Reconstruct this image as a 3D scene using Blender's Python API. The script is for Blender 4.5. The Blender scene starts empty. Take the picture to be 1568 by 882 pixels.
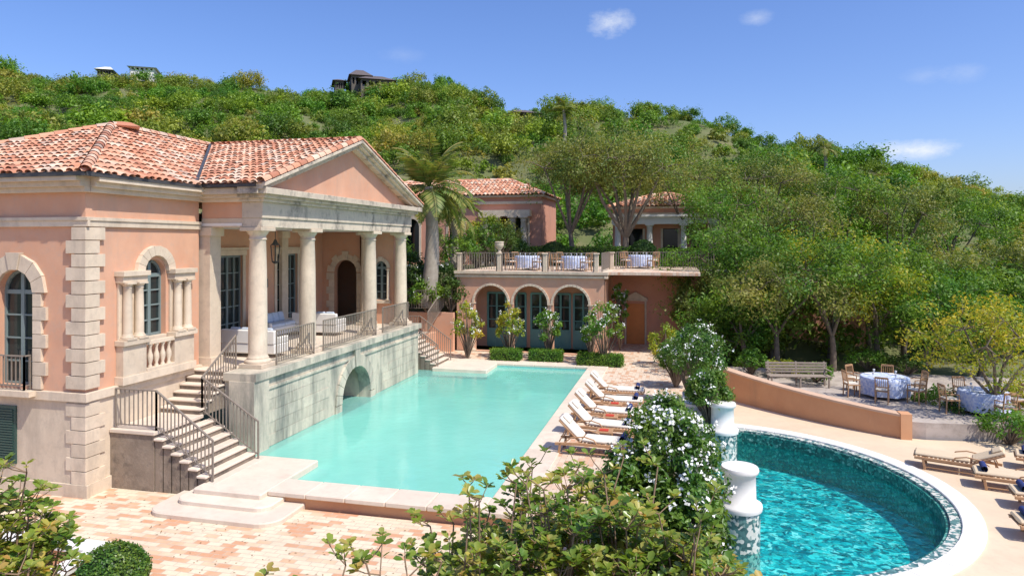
import bpy, math, random
import numpy as np
from mathutils import Vector, Matrix, noise
random.seed(7); rng=np.random.default_rng(7)
S=bpy.context.scene
H=5.6; F=1045.0; TH=math.atan(256/1045.); cT=math.cos(TH); sT=math.sin(TH)
def at(k,d): return (d*(k*cT-sT), d*(k*sT+cT))
def KU(u): return (u-784)/F
# ---------------------------------------------------------------- helpers
def link(o,parent=None):
    S.collection.objects.link(o)
    if parent: o.parent=parent
    return o
def empty(name):
    e=bpy.data.objects.new(name,None); e.empty_display_size=.3
    return link(e)
class MB:
    def __init__(s): s.v=[]; s.f=[]; s.sm=[]; s.r=[]
    def add(s,vs,fs,smooth=False,rv=None):
        b=len(s.v); s.v+= [tuple(p) for p in vs]
        s.f+=[tuple(b+i for i in f) for f in fs]; s.sm+=[smooth]*len(fs)
        if rv is None: rv=random.random()
        s.r+=[rv]*len(vs)
    def hexa(s,p,rv=None):
        s.add(p,[(0,3,2,1),(4,5,6,7),(0,1,5,4),(1,2,6,5),(2,3,7,6),(3,0,4,7)],rv=rv)
    def box(s,x0,x1,y0,y1,z0,z1):
        if x0>x1:x0,x1=x1,x0
        if y0>y1:y0,y1=y1,y0
        if z0>z1:z0,z1=z1,z0
        s.hexa([(x0,y0,z0),(x1,y0,z0),(x1,y1,z0),(x0,y1,z0),(x0,y0,z1),(x1,y0,z1),(x1,y1,z1),(x0,y1,z1)])
    def beam(s,p,q,w,h,up=(0,0,1)):
        p=Vector(p);q=Vector(q);d=(q-p).normalized();u=Vector(up)
        r=d.cross(u)
        if r.length<1e-4: r=d.cross(Vector((1,0,0)))
        r.normalize(); u=r.cross(d).normalized()
        a=r*w/2;b=u*h/2
        s.hexa([p-a-b,p+a-b,q+a-b,q-a-b,p-a+b,p+a+b,q+a+b,q-a+b])
    def lathe(s,prof,x,y,z=0,n=20,smooth=True,rim=None):
        vs=[];fs=[]
        for j,(r,h) in enumerate(prof):
            for i in range(n):
                a=2*math.pi*i/n; rr=r
                if rim and j in rim: rr=r*(1+rim[j]*math.sin(a*8))
                vs.append((x+rr*math.cos(a),y+rr*math.sin(a),z+h))
        m=len(prof)
        for j in range(m-1):
            for i in range(n):
                fs.append((j*n+i,j*n+(i+1)%n,(j+1)*n+(i+1)%n,(j+1)*n+i))
        s.add(vs,fs,smooth)
        s.add(vs[:n],[tuple(range(n))[::-1]]); s.add(vs[-n:],[tuple(range(n))])
    def tube(s,pts,rad,n=6):
        pts=[Vector(p) for p in pts]; vs=[];fs=[]
        for j,p in enumerate(pts):
            d=(pts[min(j+1,len(pts)-1)]-pts[max(j-1,0)]).normalized()
            a=d.cross(Vector((0.31,0.2,0.93)))
            if a.length<.05:a=d.cross(Vector((1,0,0)))
            a.normalize(); b=d.cross(a)
            for i in range(n):
                t=2*math.pi*i/n
                vs.append(p+(a*math.cos(t)+b*math.sin(t))*rad[j])
        for j in range(len(pts)-1):
            for i in range(n): fs.append((j*n+i,j*n+(i+1)%n,(j+1)*n+(i+1)%n,(j+1)*n+i))
        s.add(vs,fs,True)
    def poly(s,pts,z0,z1):
        n=len(pts); vs=[(x,y,z0) for x,y in pts]+[(x,y,z1) for x,y in pts]
        fs=[tuple(range(n))[::-1],tuple(range(n,2*n))]+[(i,(i+1)%n,(i+1)%n+n,i+n) for i in range(n)]
        s.add(vs,fs)
    def obj(s,name,mat,parent=None,bevel=0):
        me=bpy.data.meshes.new(name); me.from_pydata(s.v,[],s.f); me.materials.append(mat)
        me.polygons.foreach_set('use_smooth',s.sm)
        a=me.attributes.new('rv','FLOAT','POINT'); a.data.foreach_set('value',s.r)
        me.update()
        o=link(bpy.data.objects.new(name,me),parent)
        if bevel:
            m=o.modifiers.new('b','BEVEL'); m.width=bevel; m.segments=1; m.limit_method='ANGLE'; m.angle_limit=math.radians(50)
        return o
class Fr:   # wall frame: s along wall, n outwards
    def __init__(s,o,sd,nd): s.o=Vector(o);s.s=Vector(sd);s.n=Vector(nd)
    def p(s,a,n,z): return s.o+s.s*a+s.n*n+Vector((0,0,z))
def fbox(mb,f,s0,s1,n0,n1,z0,z1):
    P=f.p
    v=[P(s0,n0,z0),P(s1,n0,z0),P(s1,n1,z0),P(s0,n1,z0),P(s0,n0,z1),P(s1,n0,z1),P(s1,n1,z1),P(s0,n1,z1)]
    if f.s.cross(f.n).z<0:
        v=[v[1],v[0],v[3],v[2],v[5],v[4],v[7],v[6]]
    mb.hexa(v)
def arch_wall(mb,f,s0,s1,z0,z1,th,ops,N=14):
    ops=sorted(ops); P=f.p
    def q(a,b,c,d): mb.add([a,b,c,d],[(0,1,2,3)])
    def face(sa,sb,za,zb):
        if sb-sa<1e-5 or zb-za<1e-5:return
        for n in (0,-th): q(P(sa,n,za),P(sb,n,za),P(sb,n,zb),P(sa,n,zb))
    cur=s0
    for (c,hw,zb,zs,ar) in ops:
        face(cur,c-hw,z0,z1); face(c-hw,c+hw,z0,zb)
        for e in(-1,1): q(P(c+e*hw,0,zb),P(c+e*hw,-th,zb),P(c+e*hw,-th,zs),P(c+e*hw,0,zs))
        q(P(c-hw,0,zb),P(c+hw,0,zb),P(c+hw,-th,zb),P(c-hw,-th,zb))
        if ar:
            pr=None
            for i in range(N+1):
                t=math.pi*i/N; a=c-hw*math.cos(t); z=zs+hw*math.sin(t)
                if pr:
                    for n in(0,-th): q(P(pr[0],n,pr[1]),P(a,n,z),P(a,n,z1),P(pr[0],n,z1))
                    q(P(pr[0],0,pr[1]),P(a,0,z),P(a,-th,z),P(pr[0],-th,pr[1]))
                pr=(a,z)
        else:
            face(c-hw,c+hw,zs,z1); q(P(c-hw,0,zs),P(c+hw,0,zs),P(c+hw,-th,zs),P(c-hw,-th,zs))
        cur=c+hw
    face(cur,s1,z0,z1)
    for a in (s0,s1): q(P(a,0,z0),P(a,-th,z0),P(a,-th,z1),P(a,0,z1))
    q(P(s0,0,z1),P(s1,0,z1),P(s1,-th,z1),P(s0,-th,z1))
def arch_ring(mb,f,c,zs,ri,ro,n0,n1,N=11,alt=0,key=0,a0=0,a1=180):
    for i in range(N):
        t0=math.radians(a0+(a1-a0)*i/N)+.006; t1=math.radians(a0+(a1-a0)*(i+1)/N)-.006
        r2=ro+(alt if i%2==0 else 0)+(key if i==N//2 else 0); m=n1+(.03 if i==N//2 and key else 0)
        def pt(r,t,n): return f.p(c-r*math.cos(t),n,zs+r*math.sin(t))
        mb.hexa([pt(ri,t0,n0),pt(ri,t1,n0),pt(r2,t1,n0),pt(r2,t0,n0),pt(ri,t0,m),pt(ri,t1,m),pt(r2,t1,m),pt(r2,t0,m)])
def column(mb,x,y,z0,z1,r,n=24):
    h=z1-z0; w=r*1.42
    mb.box(x-w,x+w,y-w,y+w,z0,z0+.14*r/.3)
    b=.14*r/.3; k=r/.3
    mb.lathe([(r*1.35,b),(r*1.4,b+.05*k),(r*1.35,b+.1*k),(r*1.12,b+.13*k),(r*1.18,b+.17*k),(r*1.04,b+.22*k),(r,b+.3*k),(r*1.0,h*.35),(r*.94,h*.7),(r*.85,h-.42*k),(r*.95,h-.4*k),(r*.95,h-.36*k),(r*.87,h-.34*k),(r*.87,h-.26*k),(r*1.0,h-.22*k),(r*1.2,h-.12*k)],x,y,z0,n)
    mb.box(x-w*.95,x+w*.95,y-w*.95,y+w*.95,z0+h-.12*k,z1)
# ---------------------------------------------------------------- materials
def nodes(name):
    m=bpy.data.materials.new(name); m.use_nodes=True; nt=m.node_tree; return m,nt,nt.nodes['Principled BSDF']
def N(nt,t,**kw):
    n=nt.nodes.new(t)
    for k,v in kw.items(): setattr(n,k,v)
    return n
def ramp(nt,src,stops):
    r=N(nt,'ShaderNodeValToRGB'); e=r.color_ramp.elements
    while len(e)<len(stops): e.new(.5)
    for i,(p,c) in enumerate(stops):
        e[i].position=p; e[i].color=(c[0],c[1],c[2],1) if not isinstance(c,(int,float)) else (c,c,c,1)
    nt.links.new(src,r.inputs[0]); return r
def noise_n(nt,scale,detail=5,rough=.6,mp=None,vec=None):
    if vec is None: vec=N(nt,'ShaderNodeNewGeometry').outputs['Position']
    if mp:
        m=N(nt,'ShaderNodeMapping'); m.inputs['Scale'].default_value=mp; nt.links.new(vec,m.inputs[0]); vec=m.outputs[0]
    n=N(nt,'ShaderNodeTexNoise'); n.inputs['Scale'].default_value=scale; n.inputs['Detail'].default_value=detail; n.inputs['Roughness'].default_value=rough
    nt.links.new(vec,n.inputs['Vector']); return n.outputs[0]
def mixc(nt,fac,a,b,mode='MIX'):
    m=N(nt,'ShaderNodeMix',data_type='RGBA',blend_type=mode)
    if isinstance(fac,float): m.inputs[0].default_value=fac
    else: nt.links.new(fac,m.inputs[0])
    for i,x in((6,a),(7,b)):
        if isinstance(x,tuple): m.inputs[i].default_value=(*x,1)
        else: nt.links.new(x,m.inputs[i])
    return m.outputs[2]
def bump(nt,b,src,st,dist=.02):
    n=N(nt,'ShaderNodeBump'); n.inputs['Strength'].default_value=st; n.inputs['Distance'].default_value=dist
    nt.links.new(src,n.inputs['Height']); nt.links.new(n.outputs[0],b.inputs['Normal'])
def M(name,c1,c2=None,scale=2.5,rough=.85,stain=None,sthr=(.5,.72),samt=1.0,smp=(1,1,.3),sscale=1.2,bmp=.3,bs=30,rvamt=0,metal=0,stain2=None):
    m,nt,b=nodes(name); c2=c2 or tuple(x*.85 for x in c1)
    col=ramp(nt,noise_n(nt,scale),[(.3,c1),(.7,c2)]).outputs[0]
    if stain:
        r=ramp(nt,noise_n(nt,sscale,8,.7,smp),[(sthr[0],0.),(sthr[1],samt)])
        col=mixc(nt,r.outputs[0],col,stain)
    if stain2:
        r=ramp(nt,noise_n(nt,4.5,8,.75,(1,1,1)),[(.50,0.),(.75,.7)]); col=mixc(nt,r.outputs[0],col,stain2)
    if rvamt:
        a=N(nt,'ShaderNodeAttribute',attribute_name='rv')
        r=ramp(nt,a.outputs['Fac'],[(0,1-rvamt),(1,1.0)]); col=mixc(nt,1.0,col,r.outputs[0],'MULTIPLY')
    nt.links.new(col,b.inputs['Base Color']); b.inputs['Roughness'].default_value=rough; b.inputs['Metallic'].default_value=metal
    if bmp: bump(nt,b,noise_n(nt,bs,6,.7),bmp,.01)
    return m
pink=M('pink_stucco',(.66,.375,.24),(.59,.31,.19),1.1,.9,(.46,.30,.215),(.50,.82),.8,stain2=(.52,.35,.26))
pinkd=M('pink_stucco_deep',(.62,.30,.20),(.54,.25,.16),1.1,.9,(.38,.22,.16),(.52,.78),.7)
orange=M('orange_stucco',(.62,.33,.17),(.56,.28,.14),1.5,.9,(.42,.24,.14),(.52,.78),.7)
stone=M('limestone',(.73,.605,.45),(.64,.515,.375),2.2,.85,(.36,.295,.225),(.50,.76),.8,rvamt=.14,stain2=(.47,.385,.29))
stoned=M('weathered_limestone',(.70,.59,.44),(.60,.50,.38),1.6,.9,(.11,.10,.09),(.50,.68),.88,(1,1,.7),1.9,.5,18,.15,stain2=(.38,.33,.26))
stonep=M('podium_limestone',(.67,.58,.44),(.54,.48,.37),1.0,.9,(.16,.165,.14),(.44,.64),.85,(1,1,.2),1.5,.6,18,.12,stain2=(.32,.31,.24))
brownst=M('rough_brown_stone',(.30,.235,.17),(.20,.155,.115),1.3,.95,(.09,.075,.06),(.48,.66),.85,(1,1,1),2.,bmp=.9,bs=12,stain2=(.38,.31,.24))
coping=M('pale_coping_stone',(.76,.64,.51),(.68,.56,.44),1.8,.8,(.46,.38,.30),(.54,.78),.65,(1,1,1),1.,.2,30,.12,stain2=(.58,.48,.38))
white=M('white_plaster',(.78,.755,.70),(.72,.69,.64),2,.7,(.44,.42,.37),(.56,.78),.5,bmp=.1)
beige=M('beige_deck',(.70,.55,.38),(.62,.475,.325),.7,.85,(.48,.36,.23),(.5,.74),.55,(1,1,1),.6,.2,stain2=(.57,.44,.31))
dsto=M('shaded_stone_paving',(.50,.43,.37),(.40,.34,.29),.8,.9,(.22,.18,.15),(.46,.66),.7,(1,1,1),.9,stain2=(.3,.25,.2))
teal=M('grey_green_paint',(.19,.24,.23),(.17,.22,.21),2,.5,bmp=0)
tealb=M('teal_door_paint',(.13,.33,.30),(.10,.27,.25),2,.45,bmp=0)
iron=M('painted_iron',(.26,.215,.17),(.2,.165,.13),9,.5,bmp=.1)
irond=M('dark_iron',(.07,.065,.06),(.05,.05,.05),9,.5,bmp=0)
wood=M('teak_wood',(.48,.28,.14),(.40,.22,.11),6,.55,bmp=.1,bs=50)
woodg=M('weathered_wood',(.33,.27,.21),(.25,.2,.16),6,.8)
cushion=M('cream_cushion',(.74,.68,.58),(.70,.64,.54),5,.9,bmp=.1)
cloth=M('white_cloth',(.78,.79,.82),(.25,.36,.66),11,.9,bmp=.1)
navy=M('navy_towel',(.02,.04,.16),(.02,.03,.12),9,.95)
red=M('red_cover',(.60,.06,.03),None,9,.6,bmp=0)
bark=M('tree_bark',(.20,.155,.11),(.12,.09,.065),6,.95,bmp=.8,bs=14)
barkg=M('pale_bark',(.22,.18,.13),(.13,.10,.075),6,.95,bmp=.6,bs=14)
twig=M('twig_bark',(.30,.20,.12),(.2,.13,.08),8,.9,bmp=.3)
palmbark=M('palm_bark',(.40,.35,.28),(.28,.24,.19),5,.9,bmp=.6,bs=10)
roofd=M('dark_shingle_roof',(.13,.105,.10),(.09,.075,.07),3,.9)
stoneh=M('grey_house_stone',(.15,.125,.10),(.11,.095,.08),1,.9)
glass,nt,b=nodes('window_glass'); b.inputs['Base Color'].default_value=(.02,.03,.03,1); b.inputs['Roughness'].default_value=.06
tile,nt,b=nodes('terracotta_tile')
a=N(nt,'ShaderNodeAttribute',attribute_name='rv')
c=ramp(nt,a.outputs['Fac'],[(0,(.38,.14,.075)),(.3,(.60,.27,.15)),(.65,(.70,.39,.25)),(.9,(.72,.54,.40)),(1,(.40,.29,.22))]).outputs[0]
c=mixc(nt,ramp(nt,noise_n(nt,1.3,8,.75),[(.46,0.),(.70,.5)]).outputs[0],c,(.31,.19,.135))
nt.links.new(c,b.inputs['Base Color']); b.inputs['Roughness'].default_value=.85; bump(nt,b,noise_n(nt,30),.3,.01)
def brickmat(name,c1,c2,c3,bw=.30,rh=.15,rot=0.,mort=(.50,.41,.31)):
    m,nt,b=nodes(name)
    mp=N(nt,'ShaderNodeMapping'); mp.inputs['Rotation'].default_value=(0,0,rot)
    nt.links.new(N(nt,'ShaderNodeNewGeometry').outputs['Position'],mp.inputs[0])
    br=N(nt,'ShaderNodeTexBrick'); nt.links.new(mp.outputs[0],br.inputs['Vector'])
    br.inputs['Scale'].default_value=1; br.inputs['Brick Width'].default_value=bw; br.inputs['Row Height'].default_value=rh
    br.inputs['Mortar Size'].default_value=.008; br.inputs['Mortar Smooth'].default_value=.2
    br.inputs['Color1'].default_value=(0,0,0,1); br.inputs['Color2'].default_value=(1,1,1,1); br.inputs['Mortar'].default_value=(.5,.5,.5,1)
    ns=ramp(nt,noise_n(nt,.9,3,.6),[(.35,0.),(.8,.35)]).outputs[0]
    ad=N(nt,'ShaderNodeMath',operation='ADD'); nt.links.new(br.outputs['Color'],ad.inputs[0]); nt.links.new(ns,ad.inputs[1])
    col=ramp(nt,ad.outputs[0],[(.0,c1),(.6,c1),(.85,c2),(1.,c3)]).outputs[0]
    col=mixc(nt,ramp(nt,noise_n(nt,6,6,.7),[(.35,0.),(.75,.5)]).outputs[0],col,(.52,.41,.29))
    col=mixc(nt,ramp(nt,noise_n(nt,.55,7,.7),[(.5,0.),(.78,.45)]).outputs[0],col,(.38,.29,.20))
    col=mixc(nt,br.outputs['Fac'],col,mort)
    nt.links.new(col,b.inputs['Base Color']); b.inputs['Roughness'].default_value=.85
    inv=N(nt,'ShaderNodeMath',operation='SUBTRACT'); inv.inputs[0].default_value=1; nt.links.new(br.outputs['Fac'],inv.inputs[1])
    bump(nt,b,inv.outputs[0],.4,.01)
    return m
brick=brickmat('cream_orange_pavers',(.76,.63,.45),(.70,.45,.27),(.60,.29,.15))
brick2=brickmat('terrace_pavers',(.72,.57,.43),(.66,.45,.31),(.58,.31,.18),rot=math.pi/2)
def water(name,tint,bs,bst,dist,milk,amt):
    m=bpy.data.materials.new(name); m.use_nodes=True; nt=m.node_tree; nt.nodes.clear()
    o=N(nt,'ShaderNodeOutputMaterial'); mx=N(nt,'ShaderNodeMixShader'); tr=N(nt,'ShaderNodeBsdfTransparent'); gl=N(nt,'ShaderNodeBsdfGlossy'); fr=N(nt,'ShaderNodeFresnel')
    df=N(nt,'ShaderNodeBsdfDiffuse'); m2=N(nt,'ShaderNodeMixShader'); m2.inputs[0].default_value=amt
    c=ramp(nt,noise_n(nt,.35,4,.6),[(.3,milk),(.7,tuple(x*1.15 for x in milk))]); nt.links.new(c.outputs[0],df.inputs[0])
    tr.inputs[0].default_value=(*tint,1); gl.inputs['Roughness'].default_value=.04; fr.inputs['IOR'].default_value=1.33
    bp=N(nt,'ShaderNodeBump'); bp.inputs['Strength'].default_value=bst; bp.inputs['Distance'].default_value=dist
    nt.links.new(noise_n(nt,bs,3,.5),bp.inputs['Height'])
    nt.links.new(bp.outputs[0],gl.inputs['Normal']); nt.links.new(bp.outputs[0],fr.inputs['Normal'])
    nt.links.new(tr.outputs[0],m2.inputs[1]); nt.links.new(df.outputs[0],m2.inputs[2])
    nt.links.new(fr.outputs[0],mx.inputs[0]); nt.links.new(m2.outputs[0],mx.inputs[1]); nt.links.new(gl.outputs[0],mx.inputs[2]); nt.links.new(mx.outputs[0],o.inputs[0])
    return m
water1=water('pool_water',(.80,.98,.94),3.5,.3,.035,(.27,.62,.54),.55)
water2=water('round_pool_water',(.60,.95,.95),3.,1.0,.14,(.01,.24,.26),.12)
poolp=M('turquoise_plaster',(.42,.84,.75),(.37,.79,.70),.5,.6,(.48,.88,.81),(.4,.7),.8,(1,1,1),.5,0)
def mosaic(name,cols,sc,warp,wsc=1.6,mp=None):
    m,nt,b=nodes(name)
    pos=N(nt,'ShaderNodeNewGeometry').outputs['Position']
    if mp:
        mm=N(nt,'ShaderNodeMapping'); mm.inputs['Scale'].default_value=mp; mm.inputs['Rotation'].default_value=(0,0,.5); nt.links.new(pos,mm.inputs[0]); pos=mm.outputs[0]
    v=N(nt,'ShaderNodeTexVoronoi'); v.inputs['Scale'].default_value=sc
    nz=N(nt,'ShaderNodeTexNoise'); nz.inputs['Scale'].default_value=wsc; nt.links.new(pos,nz.inputs['Vector'])
    ad=N(nt,'ShaderNodeVectorMath',operation='MULTIPLY_ADD'); nt.links.new(nz.outputs['Color'],ad.inputs[0]); ad.inputs[1].default_value=(warp,)*3; nt.links.new(pos,ad.inputs[2])
    nt.links.new(ad.outputs[0],v.inputs['Vector'])
    sp=N(nt,'ShaderNodeSeparateColor'); nt.links.new(v.outputs['Color'],sp.inputs[0])
    c=ramp(nt,sp.outputs[0],cols).outputs[0]
    nt.links.new(c,b.inputs['Base Color']); b.inputs['Roughness'].default_value=.3
    return m
mos_sparkle=mosaic('teal_sparkle_mosaic',[(0,(.0,.13,.18)),(.35,(.01,.36,.42)),(.7,(.04,.66,.68)),(.88,(.15,.85,.84)),(1,(.6,.97,.95))],6.0,.9,2.6,(1,1.25,1))  # teal mosaic; warped dark and near-white cells paint in water ripples and sparkle
mos2=mosaic('dark_green_mosaic',[(0,(.01,.06,.055)),(.5,(.02,.15,.13)),(.85,(.05,.30,.24)),(1,(.3,.5,.42))],16,.0)
mos3=mosaic('pebble_mosaic',[(0,(.04,.10,.10)),(.5,(.14,.28,.26)),(.6,(.62,.60,.52)),(1,(.72,.70,.62))],14,.0)
def leafmat(name,cols,big=.12,trans=.35,objr=True,rough=.5,spec=.3,blo=(.62,.88,.8),bhi=(1.35,1.12,.95)):
    m,nt,b=nodes(name)
    a=N(nt,'ShaderNodeAttribute',attribute_name='rv')
    c=ramp(nt,a.outputs['Fac'],[(i/(len(cols)-1),x) for i,x in enumerate(cols)]).outputs[0]
    if objr:
        oi=N(nt,'ShaderNodeObjectInfo')
        t=ramp(nt,oi.outputs['Random'],[(0,(.42,.62,.6)),(.2,(.8,1.15,.7)),(.38,(1.5,1.15,1.1)),(.52,(.55,.9,.7)),(.68,(1.0,1.35,.6)),(.8,(1.9,1.25,1.7)),(.9,(1.6,1.6,.8)),(1,(.8,1.1,.6))])
        c=mixc(nt,1.0,c,t.outputs[0],'MULTIPLY')
    n=ramp(nt,noise_n(nt,big,4,.6),[(.35,blo),(.65,bhi)]).outputs[0]
    c=mixc(nt,1.0,c,n,'MULTIPLY')
    nt.links.new(c,b.inputs['Base Color']); b.inputs['Roughness'].default_value=rough
    b.inputs['Specular IOR Level'].default_value=spec
    tr=N(nt,'ShaderNodeBsdfTranslucent'); mx=N(nt,'ShaderNodeMixShader'); mx.inputs[0].default_value=trans
    br=mixc(nt,1.0,c,(1.6,1.6,.7),'MULTIPLY'); nt.links.new(br,tr.inputs[0])
    out=nt.nodes['Material Output']; nt.links.new(b.outputs[0],mx.inputs[1]); nt.links.new(tr.outputs[0],mx.inputs[2]); nt.links.new(mx.outputs[0],out.inputs[0])
    return m
L_hill=leafmat('hill_foliage',[(.06,.105,.02),(.14,.20,.035),(.25,.31,.06)],.035,.3,blo=(.62,.95,.85),bhi=(1.5,1.2,1.15))
L_green=leafmat('green_foliage',[(.05,.11,.02),(.12,.235,.03),(.21,.34,.05)],.5,objr=False)
L_dark=leafmat('dark_foliage',[(.03,.065,.02),(.06,.12,.025),(.10,.17,.035)],.5,objr=False)
L_olive=leafmat('olive_foliage',[(.10,.13,.04),(.20,.235,.06),(.33,.32,.10)],.5,objr=False)
L_yel=leafmat('yellow_green_foliage',[(.11,.19,.02),(.24,.31,.035),(.40,.37,.035),(.50,.40,.045)],.5,objr=False)
L_fore=leafmat('foreground_leaf',[(.055,.11,.018),(.12,.20,.03),(.21,.29,.05),(.36,.36,.10),(.40,.26,.08)],1.5,.35,objr=False,rough=.32,spec=.5)
L_ole=leafmat('oleander_leaf',[(.03,.08,.018),(.09,.18,.028),(.18,.29,.045)],1.5,.3,objr=False,rough=.4,spec=.4)
L_palm=leafmat('palm_leaf',[(.10,.15,.035),(.18,.23,.055),(.34,.31,.12)],1,.3,objr=False)
petal,nt,b=nodes('white_petal'); b.inputs['Base Color'].default_value=(.82,.82,.77,1); b.inputs['Roughness'].default_value=.7
# ---------------------------------------------------------------- leaf generator
def nrm(a): return a/np.maximum(np.linalg.norm(a,axis=1,keepdims=True),1e-6)
def leaf_mesh(name,C,D,Nn,L,W,mat,fold=.2,detail=False,rv=None):
    n=len(C); L=np.broadcast_to(L,(n,))[:,None]; W=np.broadcast_to(W,(n,))[:,None]
    D=nrm(D); B=nrm(np.cross(Nn,D)); Nn=np.cross(D,B)
    if detail:
        k=6; V=np.stack([C, C+D*L*.35+B*W*.45+Nn*fold*W, C+D*L*.75+B*W*.5+Nn*fold*W-Nn*L*.04, C+D*L-Nn*L*.1, C+D*L*.75-B*W*.5+Nn*fold*W-Nn*L*.04, C+D*L*.35-B*W*.45+Nn*fold*W],1)
        idx=np.array([[0,1,2,3],[0,3,4,5]])
    else:
        k=4; V=np.stack([C,C+D*L*.55+B*W*.5+Nn*fold*W,C+D*L,C+D*L*.55-B*W*.5+Nn*fold*W],1); idx=np.array([[0,1,2,3]])
    Fc=(np.arange(n)*k)[:,None,None]+idx[None]; Fc=Fc.reshape(-1)
    me=bpy.data.meshes.new(name); me.vertices.add(n*k); me.vertices.foreach_set('co',V.reshape(-1).astype(np.float32))
    nf=n*len(idx); me.loops.add(nf*4); me.loops.foreach_set('vertex_index',Fc.astype(np.int32)); me.polygons.add(nf)
    me.polygons.foreach_set('loop_start',(np.arange(nf)*4).astype(np.int32))
    if rv is None: rv=rng.random(n)
    a=me.attributes.new('rv','FLOAT','POINT'); a.data.foreach_set('value',np.repeat(rv,k).astype(np.float32))
    me.materials.append(mat); me.update(calc_edges=True); me.validate(); return me
def clump_leaves(name,centers,radii,per,L,mat,flat=.8,detail=False,up=.35,W=.5,rs=.35):
    Cs=[];Ns=[];R=[]
    for c,r in zip(centers,radii):
        d=nrm(rng.normal(size=(per,3))); rr=r*(rng.random(per)**.45)[:,None]
        p=d*rr; p[:,2]*=flat
        Cs.append(np.array(c)+p); Ns.append(d+np.array([0,0,up])+rng.normal(size=(per,3))*.45)
        R.append(np.clip(rng.random()*.5+rng.random(per)*.5,0,1))
    C=np.concatenate(Cs);Nn=nrm(np.concatenate(Ns)); D=np.cross(Nn,rng.normal(size=Nn.shape)); D[:,2]-=.15
    Ls=L*rng.uniform(1-rs,1+rs,len(C)); return leaf_mesh(name,C,D,Nn,Ls,Ls*W,mat,.15,detail,np.concatenate(R))
def tree_data(h,cr,seed,nl,L,th=.35,tr=.16,nlimb=5,nsub=5,clr=.9,sparse=False):
    r=random.Random(seed); mb=MB(); cl=[];cx=Vector((0,0,h-cr*.75))
    t=Vector((r.uniform(-.3,.3),r.uniform(-.3,.3),h*th)); mb.tube([(0,0,-.3),t*.5+Vector((r.uniform(-.1,.1),0,0)),t],[tr*1.3,tr,tr*.85],8)
    for i in range(nlimb):
        a=2*math.pi*(i+r.random()*.6)/nlimb; e=r.uniform(.25,1.1)
        p=Vector((math.cos(a)*math.cos(e),math.sin(a)*math.cos(e),math.sin(e)*.75))*cr*.62+Vector((0,0,cx.z))
        m=t.lerp(p,.5)+Vector((r.uniform(-.3,.3),r.uniform(-.3,.3),r.uniform(-.1,.35)))*cr*.25
        mb.tube([t,m,p],[tr*.6,tr*.42,tr*.25],6)
        for j in range(nsub):
            q=p+Vector((r.gauss(0,1),r.gauss(0,1),r.gauss(.1,.6))).normalized()*cr*r.uniform(.28,.5)
            if q.z<h*th*.8:q.z=h*th*.8
            mb.tube([p,p.lerp(q,.5)+Vector((r.uniform(-.1,.1),r.uniform(-.1,.1),.08))*cr*.4,q],[tr*.25,tr*.15,tr*.06],5)
            cl.append(q)
            for _ in range(3):
                q2=q+Vector((r.gauss(0,1),r.gauss(0,1),r.gauss(.2,.7))).normalized()*cr*r.uniform(.12,.3)
                mb.tube([q,q2],[tr*.07,tr*.03],4); cl.append(q2)
    return mb,cl,[cr*r.uniform(.12,.26)*clr for _ in cl]
def tree(name,loc,h,cr,seed,L=.16,per=70,mat=L_green,bk=bark,flowers=0,**kw):
    e=empty(name); mb,cl,rd=tree_data(h,cr,seed,0,L,**kw)
    mb.obj('trunk_and_limbs',bk,e)
    me=clump_leaves('leaves',[tuple(c) for c in cl],rd,per,L,mat); link(bpy.data.objects.new('leaves',me),e)
    e.location=loc; e.rotation_euler[2]=seed*1.3
    return e
def shrub(name,loc,w,h,mat,L=.1,per=60,ncl=40,flowers=0,seed=1,detail=False,W=.5):
    e=empty(name); r=random.Random(seed); mb=MB(); cl=[];rd=[]
    for i in range(ncl):
        a=r.random()*6.283; e2=math.asin(r.uniform(-.35,1)); q=r.uniform(.45,1)**.5
        p=(math.cos(a)*math.cos(e2)*w*q*.8,math.sin(a)*math.cos(e2)*w*q*.8,h*.55+math.sin(e2)*h*.42*q)
        cl.append(p); rd.append(w*r.uniform(.14,.30))
        mb.tube([(p[0]*.05,p[1]*.05,0),(p[0]*.45,p[1]*.45,p[2]*.5),p],[.03,.02,.008],4)
    mb.obj('stems',bark,e)
    link(bpy.data.objects.new('leaves',clump_leaves('leaves',cl,rd,per,L,mat,1,detail,W=W)),e)
    if flowers:
        C=[];Nn=[]
        for i in range(flowers):
            k=r.randrange(len(cl)); c=np.array(cl[k]); d=nrm(rng.normal(size=(1,3))+np.array([[0,-.4,.7]]))[0]
            cc=c+d*rd[k]*1.0
            for j in range(6):
                C.append(cc+rng.normal(size=3)*.035); Nn.append(d+rng.normal(size=3)*.5)
        C=np.array(C);Nn=nrm(np.array(Nn)); link(bpy.data.objects.new('flowers',leaf_mesh('flowers',C,np.cross(Nn,rng.normal(size=Nn.shape)),Nn,.07,.055,petal)),e)
    e.location=loc; return e
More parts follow.
